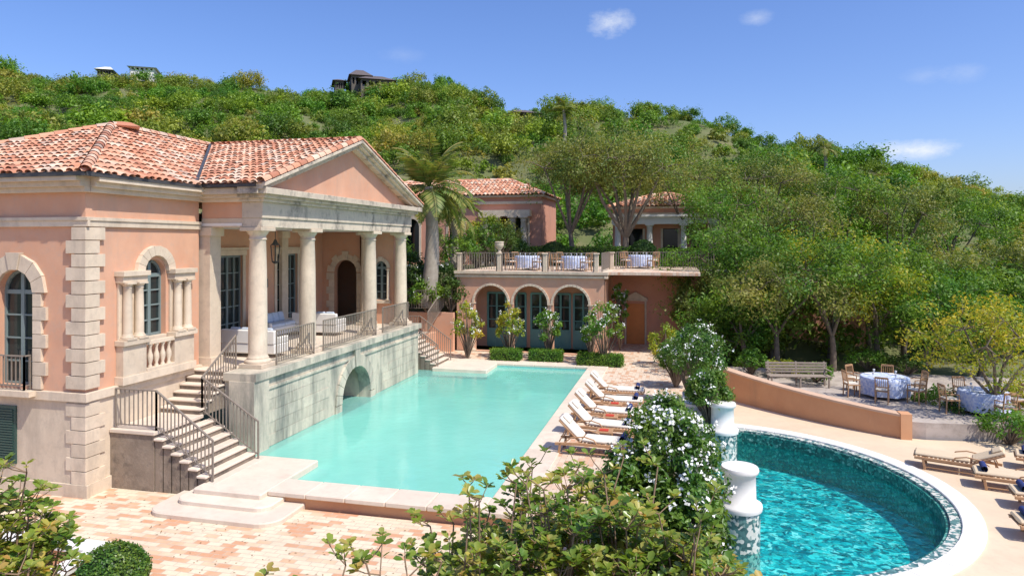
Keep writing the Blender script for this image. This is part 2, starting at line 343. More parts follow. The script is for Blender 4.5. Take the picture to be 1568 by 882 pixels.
# ---------------------------------------------------------------- terrain
def ss(x,a,b):
    t=np.clip((x-a)/(b-a),0,1); return t*t*(3-2*t)
RU=np.array([-900,0,160,340,480,600,700,770,870,930,1000,1200,1400,1568,2400]); RV=np.array([150,126,134,134,148,148,152,178,172,172,190,234,278,324,350])
DU=[-900,600,900,1568]; DV=[150,135,115,95]
def terr(x,y):
    x=np.asarray(x,float);y=np.asarray(y,float)
    rise=np.where(x<-11.6,ss(y,32,37),ss(y,39,41))
    rise=rise*(1-ss(x,1,6))+ss(x,1,6)*.36*ss(y,31,33)
    z=-2.6+6.6*rise
    z=np.where(x>14,z+(-.7-z)*ss(x,14,18)*(y<33),z)
    z=np.where(y<3,-2.6,z)
    d=y*cT-x*sT; xc=x*cT+y*sT; ds=np.maximum(d,1); k=np.clip(xc/ds,-1.6,1.6)
    u=784+k*F; vr=np.interp(u,RU,RV)
    D=np.interp(u,DU,DV); w=ss(k,.18,.36)
    d0=58*(1-w)+34*w; z0=4*(1-w)-.2*w
    zr=H+(372-vr)/F*D
    t=(d-d0)/(D-d0); tt=np.clip(t,0,1)
    hz=z0+(zr-z0)*(tt**.85)
    hz=np.where(t>1,zr-(d-D)*.25,hz); hz=np.maximum(hz,-3)
    wob=(np.sin(x*.13+1)*np.cos(y*.11)*1.3+np.sin(x*.31+y*.07)*.6+np.sin(x*.05+y*.19)*.9)*np.clip(t*3,0,1)*np.clip((1.15-t)*4,0.25,1)
    return np.where(d>d0,np.maximum(hz+wob,np.where(d<D,z0,-3)),z)
def stretch(n,lin,far):
    a=np.linspace(-1,1,n); return a*lin+np.sign(a)*np.abs(a)**7*far
gx=stretch(260,190,900); gy=np.concatenate([np.linspace(-600,-10,12),np.linspace(-6,200,170),np.linspace(212,1500,22)])
XX,YY=np.meshgrid(gx,gy); ZZ=terr(XX,YY)
nx,ny=len(gx),len(gy)
V=np.stack([XX,YY,ZZ],-1).reshape(-1,3)
idx=np.arange(nx*ny).reshape(ny,nx); Fq=np.stack([idx[:-1,:-1],idx[:-1,1:],idx[1:,1:],idx[1:,:-1]],-1).reshape(-1,4)
me=bpy.data.meshes.new('ground'); me.from_pydata(V.tolist(),[],Fq.tolist())
gm=M('ground_scrub',(.10,.13,.04),(.15,.15,.06),.25,1,(.24,.19,.11),(.5,.7),.7,(1,1,1),.2,.5,3,stain2=(.07,.09,.03)); me.materials.append(gm)
link(bpy.data.objects.new('ground_hillside',me))
# ---------------------------------------------------------------- hillside vegetation (instanced)
veg=empty('hillside_vegetation')
def bushmesh(seed,ncl,per,L,mat=L_hill,hf=.8,lo=-.1):
    r=random.Random(seed); cl=[];rd=[]
    for i in range(ncl):
        a=r.random()*6.283; e=math.asin(r.uniform(lo,1)); q=r.uniform(.4,.9)
        cl.append((math.cos(a)*math.cos(e)*q,math.sin(a)*math.cos(e)*q,math.sin(e)*q*hf+.15)); rd.append(r.uniform(.16,.34))
    return clump_leaves('bush',cl,rd,per,L,mat,1)
variants=[bushmesh(0,18,50,.15),bushmesh(1,13,42,.19),bushmesh(2,20,34,.13,hf=1.0),bushmesh(9,12,22,.14,hf=1.3),bushmesh(10,30,62,.10),bushmesh(12,26,46,.11,hf=.7,lo=.1)]
pts=[[] for _ in variants]
R=random.Random(5)
gap=2.35; yv=30
clear=[(-25,-8,44,54),(-7,3,44,56)]
while yv<175:
    xv=-150
    while xv<130:
        x=xv+R.uniform(-1,1)*gap*.6; y=yv+R.uniform(-1,1)*gap*.6; xv+=gap
        d=y*cT-x*sT; 
        if d<30: continue
        k=(x*cT+y*sT)/d
        if abs(k)>1.0: continue
        D=float(np.interp(784+k*F,DU,DV))
        if d>D+6: continue
        w=float(ss(k,.18,.36)); d0=57*(1-w)+33*w
        if d<d0: continue
        if any(a<x<b and c<y<e for a,b,c,e in clear): continue
        if R.random()<.05: continue
        n=noise.noise(Vector((x*.06,y*.06,0))); n2=noise.noise(Vector((x*.15,y*.15,5)))
        q=R.random()
        s=R.uniform(1.0,1.5) if q<.36 else (R.uniform(1.5,2.2) if q<.84 else R.uniform(2.4,3.7))
        s*=(1+.45*n+.25*n2)
        vi=R.choice([0,1,2,3,5,1,2]) if d>48 else R.choice([4,4,0,3])
        if s>2.1: vi=R.choice([4,5])
        pts[vi].append((x,y,float(terr(x,y))-s*.1+ (s*.25 if s>2.1 else 0),s,R.random()*6.28))
    yv+=gap
for vi,(me0,pl) in enumerate(zip(variants,pts)):
    mb=MB()
    for (x,y,z,s,a) in pl:
        c,sn=math.cos(a)*s/2,math.sin(a)*s/2
        mb.add([(x-c+sn,y-sn-c,z),(x+c+sn,y+sn-c,z),(x+c-sn,y+sn+c,z),(x-c-sn,y-sn+c,z)],[(0,1,2,3)])
    em=mb.obj('scatter_%d'%vi,gm,veg); em.instance_type='FACES'; em.use_instance_faces_scale=True; em.show_instancer_for_render=False
    bo=link(bpy.data.objects.new('bush_%d'%vi,me0),em)
print('bushes',sum(len(p) for p in pts))
# ---------------------------------------------------------------- paving / ground sheets
def slab(name,pts,z0,z1,mat): mb=MB(); mb.poly(pts,z0,z1); return mb.obj(name,mat)
slab('brick_patio',[(-40,-4),(-1.2,-4),(-1.2,13.6),(-9,13.6),(-10.5,13.6),(-10.5,15.6),(-12,15.6),(-13.45,15.6),(-13.45,13.1),(-40,13.1)],-.6,-.30,brick)
slab('brick_pool_deck',[(-3.1,13.6),(.5,13.6),(.5,24.2),(1.4,28),(.9,34),(.9,38.3),(-3.6,38.3),(-3.6,33.9),(-12.2,33.9),(-12.2,31.6),(-3.1,31.6)],-.9,0,brick2)
n=900; C=np.stack([rng.uniform(-13,-1.5,n),rng.uniform(5,13.4,n),np.full(n,-.292)],1)
m2_=420; C2=np.stack([rng.uniform(-3.0,.4,m2_),rng.uniform(14,33,m2_),np.full(m2_,.008)],1); n3=500; C3=np.stack([rng.uniform(2,13,n3),rng.uniform(26,32,n3),np.full(n3,-.09)],1)
litter=M('dry_leaf',(.30,.17,.07),(.2,.12,.05),9,.9,bmp=0)
CC=np.concatenate([C,C2,C3]); NN=nrm(np.array([0,0,1.])+rng.normal(size=(len(CC),3))*.25)
link(bpy.data.objects.new('fallen_leaves',leaf_mesh('fallen_leaves',CC,np.cross(NN,rng.normal(size=NN.shape)),NN,rng.uniform(.03,.07,len(CC)),.025,litter)))
# ---------------------------------------------------------------- main pool
pool=empty('swimming_pool'); mb=MB()
PX0,PX1,PY0,PY1=-11.2,-3.95,14.4,30.6
PB=-1.25
mb.box(PX0-.3,PX1+.3,PY0-.3,PY1+.3,PB-.2,PB); mb.box(PX0-.6,PX0-.004,PY0,16.3,PB,-.02); mb.box(PX1,PX1+.3,PY0-.3,PY1+.3,PB,-.06); mb.box(PX0-.3,PX1,PY0-.3,PY0,PB,-.06); mb.box(PX0-.3,PX1,PY1,PY1+.3,PB,-.06)
mb.box(PX0,PX0+.45,16.3,28.3,PB,-.3)
for s in (0,1):
    for i in range(4):
        y0,y1=(14.4,15.8) if s==0 else (28.9,30.6)
        x0=(-9.0 if s==0 else -8.2)+.35*i; mb.box(x0,x0+.35,y0,y1,PB,-.17-.2*i)
mb.box(-11.2,-8.2,28.85,30.6,PB,-.4)
mb.obj('basin',poolp,pool)
mb=MB(); mb.add([(PX0-2.4,PY0,-.13),(PX1,PY0,-.13),(PX1,PY1,-.13),(PX0-2.4,PY1,-.13)],[(0,1,2,3)]); mb.obj('water',water1,pool)
mb=MB(); y=13.6
while y<31.4:
    mb.box(PX1-.03,-3.1,y+.004,min(y+.9,31.45)-.004,-.08,.035); y+=.9
x=-9.0
while x<PX1-.1:
    mb.box(x+.004,min(x+.95,PX1-.03)-.004,13.6,14.43,-.08,.035); x+=.95
x=-11.2
while x<PX1-.1:
    mb.box(x+.004,min(x+.95,PX1-.03)-.004,30.57,31.45,-.08,.035); x+=.95
mb.obj('coping',coping,pool,.02)
mb=MB(); mb.box(-9.2,-3.1,13.68,13.98,-.5,-.082); mb.box(-3.18,-.0,13.62,13.8,-.5,-.01); mb.obj('outer_wall',orange,pool)
def rrect(x0,x1,y0,y1,r,n=6):
    p=[]
    for cx,cy,a in((x1-r,y1-.05,0),(x0+r,y1-.05,90),(x0+r,y0+r,180),(x1-r,y0+r,270)):
        for i in range(n+1):
            t=math.radians(a+90*i/n); p.append(((cx+r*math.cos(t)) if a>=180 else cx+(r-0)*(1 if a==0 else -1),cy+r*math.sin(t) if a>=180 else y1))
            if a<180: break
    return p
mb=MB(); mb.poly(rrect(-10.75,-9.0,13.35,15.85,.05),-.6,.03); mb.poly(rrect(-10.95,-8.6,12.95,13.9,.3),-.6,-.09)
mb.poly(rrect(-11.3,-8.1,12.45,13.8,.45),-.6,-.195); mb.poly(rrect(-10.75,-8.2,28.8,31.5,.05),-.3,.03)
mb.obj('entry_steps',coping,pool,.025)
# ---------------------------------------------------------------- villa
villa=empty('pink_villa')
WX,WY=-13.4,13.05
fE=Fr((WX,0,0),(0,1,0),(1,0,0)); fS=Fr((0,WY,0),(1,0,0),(0,-1,0)); fP=Fr((-11.2,0,0),(0,1,0),(1,0,0))
mb=MB()
arch_wall(mb,fE,WY+.001,16.9,-.5,6.1,.35,[(15.18,.42,3.15,4.75,1)])
arch_wall(mb,fE,27.8,31.6,-.5,6.1,.35,[(29.4,.42,3.15,4.75,1)])
arch_wall(mb,fS,-21.6,WX-.001,-.5,6.1,.35,[(-19.3,.55,2.2,4.42,1),(-15.4,.55,2.2,4.42,1)])
fbox(mb,fS,-21.6,WX-.002,-.3,.0,6.1,6.9); fbox(mb,fE,WY+.3,16.9,-.3,.0,6.1,6.9); fbox(mb,fE,27.8,31.6,-.3,0,6.1,6.9)
mb.box(-21.6,-21.3,WY,31.6,-.5,6.9); mb.box(-21.6,-13.4,31.3,31.6,-.5,6.9)
fB=Fr((-15.6,0,0),(0,1,0),(1,0,0))
arch_wall(mb,fB,16.9,27.8,2.05,6.2,.3,[(18.6,.6,2.1,5.1,0),(21.25,.75,2.1,5.15,0),(24.95,.75,2.1,5.15,0)])
mb.box(-15.6,-13.75,16.7,16.9,2.0,6.1)
for y in (17.04,27.5): mb.box(-13.399,-12.06,y,y+.42,6.3,6.76)
fL=Fr((0,27.8,0),(1,0,0),(0,-1,0))
arch_wall(mb,fL,-15.6,-12.15,2.05,6.1,.3,[(-14.45,.55,2.1,4.3,1),(-12.75,.3,3.1,4.5,1)])
mb.obj('walls',pink,villa)
mb=MB(); mb.box(-21.2,-15.9,13.4,31.2,6.5,6.6); mb.box(-21.2,-13.8,13.45,16.6,1.9,2.0); mb.box(-15.6,-12.06,17.0,27.7,6.08,6.16); mb.obj('ceiling',white,villa)
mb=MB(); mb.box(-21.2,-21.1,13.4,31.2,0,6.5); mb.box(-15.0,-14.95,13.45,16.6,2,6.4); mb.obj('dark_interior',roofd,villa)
mb=MB()
for f,a,b in((fS,-21.7,WX+.14),(fE,WY+.0,16.9)):
    fbox(mb,f,a,b,0.002,.12,1.92,2.12); fbox(mb,f,a,b,0.002,.07,5.98,6.12); fbox(mb,f,a,b,.002,.10,6.12,6.2)
    fbox(mb,f,a,b,.002,.16,6.78,6.9); fbox(mb,f,a,b,.002,.28,6.9,7.02); fbox(mb,f,a,b,.002,.40,7.02,7.16)
    fbox(mb,f,a,b,.002,.10,-.5,.0)
fbox(mb,fS,-21.6,WX+.05,.001,.05,0,1.92); fbox(mb,fE,WY-.05+.052,16.3,.001,.05,0,1.92)
z=-.0;i=0
while z<5.9:
    h=.315
    if not(1.85<z<2.1):
        L1=.48 if i%2 else .32; L2=.32 if i%2 else .48
        zz=min(z+h-.02,5.96)
        mb.box(WX-L1,WX+.085,WY-.085,WY+L2,z,zz)
    z+=h;i+=1
for c in(-15.4,-19.3):
    arch_ring(mb,fS,c,4.42,.55,.92,.0,.09,7,.0,.05)
    z=2.15;i=0
    while z<4.4:
        w=.80+(.14 if i%2 else 0)
        for e in(-1,1): fbox(mb,fS,c+e*.55,c+e*w,.002,.08,z,min(z+.31,4.4))
        z+=.325;i+=1
def palladian(mb,f,c):
    fbox(mb,f,c-1.3,c+1.3,.002,.26,2.12,2.32)
    for e in(-1,1):
        a,b=sorted((c+e*.5,c+e*1.25)); fbox(mb,f,a,b,.002,.22,2.32,3.08); fbox(mb,f,a-.05,b+.05,.002,.30,3.08,3.2)
        fbox(mb,f,a-.02,b+.02,.002,.24,4.62,4.78); fbox(mb,f,a-.06,b+.06,.002,.30,4.78,4.9)
        fbox(mb,f,a+.02,b-.02,.002,.06,3.2,4.62)
        for q in(.68,1.06):
            p=f.p(c+e*q,.16,0); column(mb,p.x,p.y,3.2,4.62,.11,14)
    fbox(mb,f,c-.5,c+.5,.1,.24,3.0,3.1); fbox(mb,f,c-.5,c+.5,.1,.24,2.32,2.4)
    for q in(-.33,-.11,.11,.33):
        p=f.p(c+q,.17,0); mb.lathe([(.06,0),(.05,.06),(.035,.1),(.075,.24),(.07,.33),(.04,.42),(.035,.52),(.06,.58),(.06,.62)],p.x,p.y,2.39,12)
    arch_ring(mb,f,c,4.85,.42,.68,.0,.12,9,0,.0)
    fbox(mb,f,c-.42,c+.42,-.1,.03,3.05,3.17)
palladian(mb,fE,15.18); palladian(mb,fE,29.4)
arch_ring(mb,fL,-14.45,4.3,.55,.8,.0,.05,9,.1,.05)
for i in range(7):
    for e in(-1,1): fbox(mb,fL,-14.45+e*.55,-14.45+e*(.8 if i%2 else .92),.002,.05,2.1+.31*i,2.4+.31*i)
arch_ring(mb,fL,-12.75,4.5,.3,.45,0,.06,7,0,.05)
for e in(-1,1):
    p=fL.p(-12.75+e*.38,.1,0); column(mb,p.x,p.y,3.1,4.45,.06,10)
fbox(mb,fL,-13.2,-12.25,.002,.14,2.95,3.08)
mb.box(-13.55,-13.12,17.02,17.5,2.05,5.8); mb.box(-13.62,-13.05,16.98,17.56,5.8,6.04); mb.box(-13.62,-13.05,16.98,17.56,2.05,2.3)
for y in(20.,24.6): mb.box(-15.6,-15.45,y-.22,y+.22,2.05,6.05); mb.box(-15.6,-15.4,y-.28,y+.28,5.8,6.06)
for y in (17.02,27.48): mb.box(-13.4,-12.05,y,y+.47,6.04,6.3)
for i,(o,z0,z1) in enumerate(((.10,6.76,6.86),(.22,6.86,6.96),(.36,6.96,7.14))):
    mb.box(-13.4+.001*i,-12.05,16.98-o,17.4,z0,z1-.002); mb.box(-13.4,-12.05,27.5,27.98+o,z0,z1-.002)
mb.obj('stone_trim',stone,villa,.012)
mb=MB()
for y in(17.3,20.0,24.6,27.65): column(mb,-11.75,y,2.055,6.04,.262)
column(mb,-13.2,27.3,2.055,6.04,.25)
mb.obj('porch_columns',stone,villa,.01)
mb=MB()
mb.box(-12.05,-11.42,17.0,27.95,6.04,6.3); mb.box(-12.05,-11.38,16.98,27.98,6.3,6.76)
for i,(o,z0,z1) in enumerate(((.10,6.76,6.86),(.22,6.86,6.96),(.36,6.96,7.14))):
    mb.box(-12.05,-11.38+o,16.98-o,27.98+o,z0,z1)
for y0,e in((16.55,1),(28.41,-1)):
    for (x0,x1,t0,t1) in((-11.9,-11.25,-.06,.06),(-11.9,-11.1,.06,.14),(-11.9,-11.0,.14,.24)):
        a=(y0,7.02);bb=(22.48,9.03)
        v=[(x0,a[0],a[1]+t0),(x1,a[0],a[1]+t0),(x1,bb[0],bb[1]+t0),(x0,bb[0],bb[1]+t0),(x0,a[0],a[1]+t1),(x1,a[0],a[1]+t1),(x1,bb[0],bb[1]+t1),(x0,bb[0],bb[1]+t1)]
        mb.hexa(v)
mb.obj('porch_entablature',stoned,villa,.01)
mb=MB(); mb.add([(-11.5,16.9,7.11),(-11.5,28.06,7.11),(-11.5,22.48,9.02)],[(0,1,2)]); mb.obj('tympanum',pink,villa)
# roofs
def tile_roof(mb,pl,poly,w=.235,cr=.36,lift=.05):
    poly=[Vector(p) for p in poly]; o=poly[0]; e=(poly[1]-o).normalized(); n=(poly[1]-o).cross(poly[2]-o).normalized()
    if n.z<0:n=-n
    u=n.cross(e).normalized()
    if u.z<0:u=-u
    P2=[((p-o).dot(e),(p-o).dot(u)) for p in poly]
    def ins(s,t):
        r=False;j=len(P2)-1
        for i in range(len(P2)):
            a,b=P2[i],P2[j]
            if (a[1]>t)!=(b[1]>t) and s<(b[0]-a[0])*(t-a[1])/(b[1]-a[1])+a[0]: r=not r
            j=i
        return r
    pl.add(poly,[tuple(range(len(poly)))],rv=.1)
    s0=min(p[0] for p in P2);s1=max(p[0] for p in P2);t1=max(p[1] for p in P2)
    i=0
    while s0+w*i<s1:
        s=s0+w*(i+.5); j=0
        while cr*j<t1:
            t=cr*j
            if ins(s,t+cr*.4):
                vs=[];K=5;rr=w*.40
                js=random.uniform(-.015,.015); jt=random.uniform(-.03,.03)
                for tt,hh,q in((t-.03+jt,lift+random.uniform(0,.012),1.08),(t+cr+.02+jt,lift-.035,.92)):
                    for k in range(K+1):
                        a=math.pi*k/K; vs.append(o+e*(s+js-rr*q*math.cos(a))+u*tt+n*(hh-.03+rr*.75*math.sin(a)))
                mb.add(vs,[(k,k+1,K+2+k,K+1+k) for k in range(K)],True)
                vs=[o+e*(s+w*.25)+u*(t-.02)+n*.022,o+e*(s+w*.75)+u*(t-.02)+n*.022,o+e*(s+w*.75)+u*(t+cr)+n*.004,o+e*(s+w*.25)+u*(t+cr)+n*.004]
                mb.add(vs,[(0,1,2,3)])
            j+=1
        i+=1
def ridge(mb,p,q,r=.13,L=.38):
    p=Vector(p);q=Vector(q);d=(q-p);n=max(1,int(d.length/L));d/=n
    sd=d.cross(Vector((0,0,1))).normalized(); up=sd.cross(d.normalized())
    for i in range(n):
        vs=[]
        for c,rr in((p+d*i-d*.04,r*1.08),(p+d*(i+1),r*.92)):
            for k in range(7):
                a=math.pi*k/6; vs.append(c+sd*(-rr*math.cos(a))+up*(rr*math.sin(a)-.03))
        mb.add(vs,[(k,k+1,8+k,7+k) for k in range(6)],True)
mb=MB();pl=MB()
ez=7.2
A=[(-21.95,12.62,ez),(-12.98,12.62,ez),(-17.5,18,9.28)]
tile_roof(mb,pl,A)
tile_roof(mb,pl,[(-12.98,12.62,ez),(-12.98,32.1,ez),(-17.5,26.7,9.28),(-17.5,18,9.28)])
tile_roof(mb,pl,[(-21.95,32.1,ez),(-21.95,12.62,ez),(-17.5,18,9.28),(-17.5,26.7,9.28)])
tile_roof(mb,pl,[(-12.98,32.1,ez),(-21.95,32.1,ez),(-17.5,26.7,9.28)])
rz=9.28; re=7.24
tile_roof(mb,pl,[(-13.1,16.5,re),(-11.1,16.5,re),(-11.1,22.48,rz),(-17.3,22.48,rz)],lift=.06)
tile_roof(mb,pl,[(-11.1,28.46,re),(-13.1,28.46,re),(-17.3,22.48,rz),(-11.1,22.48,rz)],lift=.06)
for p,q in(((-12.98,12.62,ez+.05),(-17.5,18,9.33)),((-21.95,12.62,ez+.05),(-17.5,18,9.33)),((-17.5,18,9.36),(-17.5,26.7,9.36)),((-11.1,22.48,rz+.04),(-17.2,22.48,rz+.04)),((-11.12,16.5,re+.07),(-11.12,22.48,rz+.06)),((-11.12,28.46,re+.07),(-11.12,22.48,rz+.06)),((-12.98,32.1,ez+.05),(-17.5,26.7,9.33))): ridge(mb,p,q)
mb.lathe([(.62,0),(.65,.04),(.3,.18),(.05,.22)],-17.5,18.5,9.3,4,False)
mb.obj('roof_tiles',tile,villa); pl.obj('roof_deck',tile,villa)
mb=MB(); mb.beam((-21.9,12.66,7.17),(-13.0,12.66,7.17),.1,.1); mb.beam((-13.02,12.66,7.17),(-13.02,16.5,7.17),.1,.1)
mb.beam((-13.1,16.55,7.19),(-11.3,16.55,7.19),.09,.08)
mb.beam((-13.15,16.5,7.34),(-17.2,22.35,9.32),.09,.05); mb.obj('gutters',irond,villa)
gl=MB();fm=MB()
def window(f,c,hw,z0,z1,n=-.2,cols=2,rows=4,arch=False):
    fbox(gl,f,c-hw,c+hw,n-.02,n,z0,z1+(hw if arch else 0))
    w=.05
    for k in range(cols+1):
        s=c-hw+2*hw*k/cols; ww=w*(1 if k in(0,cols) or (cols%2==0 and k==cols//2) else .45); fbox(fm,f,s-ww,s+ww,n+.001,n+.05,z0,z1+(hw*.95 if arch and 0<k<cols else 0))
    for k in range(rows+1):
        z=z0+(z1-z0)*k/rows; ww=.05 if k in(0,rows) else .018; fbox(fm,f,c-hw,c+hw,n+.002,n+.045,z-ww,z+ww)
    if arch: arch_ring(fm,f,c,z1,hw-.07,hw,n+.001,n+.05,9)
window(fE,15.18,.42,3.18,4.75,arch=True); window(fE,29.4,.42,3.18,4.75,arch=True)
for c in(-15.4,-19.3): window(fS,c,.55,2.2,4.42,arch=True)
for c,hw in((18.6,.6),(21.25,.75),(24.95,.75)): window(fB,c,hw,2.1,5.12,-.12,4,5)
window(fL,-12.75,.3,3.1,4.5,-.15,2,4,arch=True)
gl.obj('window_glass',glass,villa); fm.obj('window_frames',teal,villa)
mb=MB()
for c,hw in((18.6,.6),(21.25,.75),(24.95,.75)):
    for e in(-1,1): fbox(mb,fB,c+e*hw,c+e*(hw+.16),.002,.05,2.06,5.15)
    fbox(mb,fB,c-hw-.2,c+hw+.2,.002,.07,5.15,5.35); fbox(mb,fB,c-hw-.26,c+hw+.26,.002,.12,5.35,5.43)
mb.obj('door_surrounds',stone,villa,.01)
mb=MB()
for c in(-15.95,-19.3):
    fbox(mb,fS,c-.62,c+.62,.052,.09,.35,1.72)
    for i in range(20): fbox(mb,fS,c-.55,c+.55,.09,.115,.42+i*.062,.455+i*.062)
mb.obj('louvred_shutters',M('dark_green_shutter',(.03,.075,.06),None,4,.5,bmp=0),villa)
# podium
mb=MB()
arch_wall(mb,fP,16.3,28.3,-1.6,1.84,.4,[(22.3,1.1,-1.6,.12,1)],20)
mb.box(-12.1,-11.61,16.3,16.5,-.6,1.84); mb.box(-16,-11.6,28.0,28.299,-.6,1.84)
mb.obj('podium_wall',stonep,villa)
mb=MB(); arch_ring(mb,fP,22.3,.12,1.1,1.5,-.02,.07,13,0,.32)
for z0,z1 in((-.5,-.22),(-.21,.1)):
    for e in(-1,1): fbox(mb,fP,22.3+e*1.1,22.3+e*1.52,-.02,.06,z0,z1)
fbox(mb,fP,16.22,28.38,.002,.05,1.50,1.58)
rb_=random.Random(3)
for r_ in range(5):
    z0=-.12+r_*.33; y=16.95+(.35 if r_%2 else 0)
    while y<28.0:
        L_=rb_.uniform(.7,1.0); 
        if (y+L_<20.75 or y>23.85) and y+L_<28.25: fbox(mb,fP,y+.006,y+L_-.006,.001,.006+rb_.random()*.012,z0+.006,z0+.324)
        y+=L_
y=16.22
while y<28.3:
    mb.box(-12.1,-11.08,y+.003,min(y+.95,28.4)-.003,1.84,2.055); y+=.95
mb.box(-11.9,-11.12,16.2,16.9,-.6,1.84)
mb.obj('podium_trim',stonep,villa,.008)
mb=MB(); mb.box(-16,-12.1,16.82,28.3,1.84,2.05); mb.obj('loggia_floor',coping,villa)
mb=MB(); mb.box(-13.6,-13.5,20.9,23.7,-1.6,1.8); mb.box(-13.5,-11.6,21.0,21.19,-1.6,1.8); mb.box(-13.5,-11.6,23.41,23.6,-1.6,1.8); mb.box(-13.5,-11.6,21.19,23.41,1.5,1.8); mb.obj('grotto_niche',stone,villa)
mb=MB(); st=MB()
mb.box(-13.33,-12.1,13.7,15.32,-.5,1.04); 
for mir in(0,1):
    def Y(y): return y if not mir else 44.6-y
    st.box(-13.34,-12.06,Y(13.66),Y(15.4),1.04,1.13)
    if mir: mb.box(-13.33,-12.1,Y(13.7),Y(15.32),-.5,1.04)
    for i in range(7):
        z=1.13-.157*(i+1); x0=-12.08+.235*i
        if z<.04: z=.04
        mb.box(x0-.02 if i else x0,x0+.235,Y(13.72),Y(15.6),-.5,z-.055); st.box(x0+.002,x0+.265,Y(13.66),Y(15.62),z-.055,z)
    for i in range(6):
        z=1.13+.153*(i+1); y0=15.32+.25*i
        mb.box(-13.33,-12.12,Y(y0),Y(16.9),z-.2,z-.05); st.box(-13.33,-12.08,Y(y0-.03),Y(y0+.25),z-.05,z)
mb.obj('stair_walls',brownst,villa); st.obj('stair_treads',coping,villa,.012)
def rail(mb,pts,h=.95,sp=.12,t=.022,posts=True):
    for p,q in zip(pts[:-1],pts[1:]):
        p=Vector(p);q=Vector(q);L=(q-p).length;n=max(1,int(L/sp))
        up=Vector((0,0,h)); mb.beam(p+up,q+up,.05,.03); mb.beam(p+Vector((0,0,.1)),q+Vector((0,0,.1)),.03,.02)
        for i in range(n+1):
            c=p.lerp(q,i/n); w=t*1.7 if i in(0,n) else t
            mb.beam(c+Vector((0,0,0 if i in(0,n) else .1)),c+up,w,w,(1,0,0))
mb=MB()
for a,b in((17.62,19.7),(20.3,24.3),(24.9,27.35)): rail(mb,[(-11.35,a,2.05),(-11.35,b,2.05)],1.0)
rail(mb,[(-13.25,13.78,1.13),(-12.1,13.78,1.13),(-10.55,13.78,.05)]); rail(mb,[(-12.15,16.85,2.05),(-12.15,15.45,1.13),(-10.55,15.55,.05)])
rail(mb,[(-13.25,30.82,1.13),(-12.1,30.82,1.13),(-10.55,30.82,.05)]); rail(mb,[(-11.6,28.1,2.05),(-12.15,29.15,1.13),(-10.55,29.05,.05)])
rail(mb,[(-16.3,12.85,2.14),(-14.95,12.85,2.14),(-14.95,13.0,2.14)],.8); rail(mb,[(-20,12.85,2.14),(-18.6,12.85,2.14)],.8)
mb.obj('iron_railings',iron,villa)
mb=MB(); fbox(mb,fS,-16.3,-14.7,.12,.3,2.0,2.13); fbox(mb,fS,-20.2,-18.4,.12,.3,2.0,2.13); mb.obj('balcony_sills',stone,villa)
lan=empty('hanging_lantern'); mb=MB(); cx,cy=-12.9,19.95
mb.beam((cx,cy,6.1),(cx,cy,5.7),.015,.015,(1,0,0)); mb.lathe([(.03,.0),(.09,-.12),(.17,-.2)][::-1],cx,cy,5.72,6,False)
for i in range(6):
    a=i*math.pi/3; mb.beam((cx+.16*math.cos(a),cy+.16*math.sin(a),5.52),(cx+.11*math.cos(a),cy+.11*math.sin(a),5.0),.02,.02,(1,0,0))
mb.lathe([(.03,-.06),(.12,0),(.12,.03)],cx,cy,4.97,6,False); mb.obj('frame',irond,lan)
cbg=M('blue_grey_cushion',(.40,.48,.58),(.55,.6,.66),9,.9)
def sofa(x,y,rot):
    e=empty('porch_sofa'); mb=MB(); mb.box(-.95,.95,-.4,.4,.12,.42); mb.box(-.95,.95,.28,.42,.42,.85); mb.box(-.95,-.8,-.4,.28,.42,.62); mb.box(.8,.95,-.4,.28,.42,.62); mb.obj('frame',white,e,.03)
    mb=MB(); mb.box(-.79,-.01,-.42,.27,.42,.56); mb.box(.01,.79,-.42,.27,.42,.56)
    for i in range(4): mb.hexa([(-.75+.38*i,.05,.56),(-.4+.38*i,.05,.56),(-.4+.38*i,.17,.56),(-.75+.38*i,.17,.56),(-.75+.38*i,.13,.9),(-.4+.38*i,.13,.9),(-.4+.38*i,.26,.9),(-.75+.38*i,.26,.9)])
    mb.obj('cushions',cbg,e,.04)
    e.location=(x,y,2.055); e.rotation_euler[2]=rot
sofa(-13.0,19.0,math.pi); sofa(-13.6,24.0,math.pi); sofa(-14.8,22.9,math.pi/2)
for y in(19.7,23.1):
    e=empty('wall_sconce'); mb=MB(); mb.box(-15.6,-15.45,y-.06,y+.06,3.9,4.0); mb.lathe([(.05,0),(.1,.08),(.1,.35),(.03,.45)],-15.35,y,3.85,6,False); mb.obj('body',irond,e)
# ---------------------------------------------------------------- terrace pavilion
pav=empty('arched_terrace_pavilion'); fT=Fr((0,34,0),(1,0,0),(0,-1,0)); fT2=Fr((0,38.3,0),(1,0,0),(0,-1,0)); fT3=Fr((-3.6,0,0),(0,1,0),(1,0,0))
mb=MB(); arch_wall(mb,fT,-11.3,-3.6,0,4.0,.4,[(-9.45,.9,0.01,2.5,1),(-7.38,.9,.01,2.5,1),(-5.3,.9,.01,2.5,1)],18)
arch_wall(mb,fT3,34.001,38.3,0,4.0,.3,[]); mb.box(-11.3,-11.0,34.4,39,0,4)
mb.obj('walls',pink,pav)
mb=MB(); arch_wall(mb,fT2,-3.6,9.5,0,4.0,.3,[(-2.35,.5,0.01,2.25,0)]); mb.obj('garden_wall',pinkd,pav)
mb=MB()
for (f,a,b) in((fT,-11.4,-3.42),(fT2,-3.59,9.5)):
    fbox(mb,f,a,b,.002,.1,3.82,3.95); fbox(mb,f,a,b,-.5,.2,4.0,4.14)
fbox(mb,fT3,33.8,38.1,.002,.1,3.82,3.95); fbox(mb,fT3,34.5,38.1,-.5,.2,4.0,4.139)
for c in(-9.45,-7.38,-5.3): arch_ring(mb,fT,c,2.5,.9,1.02,0,.06,15,0,.0)
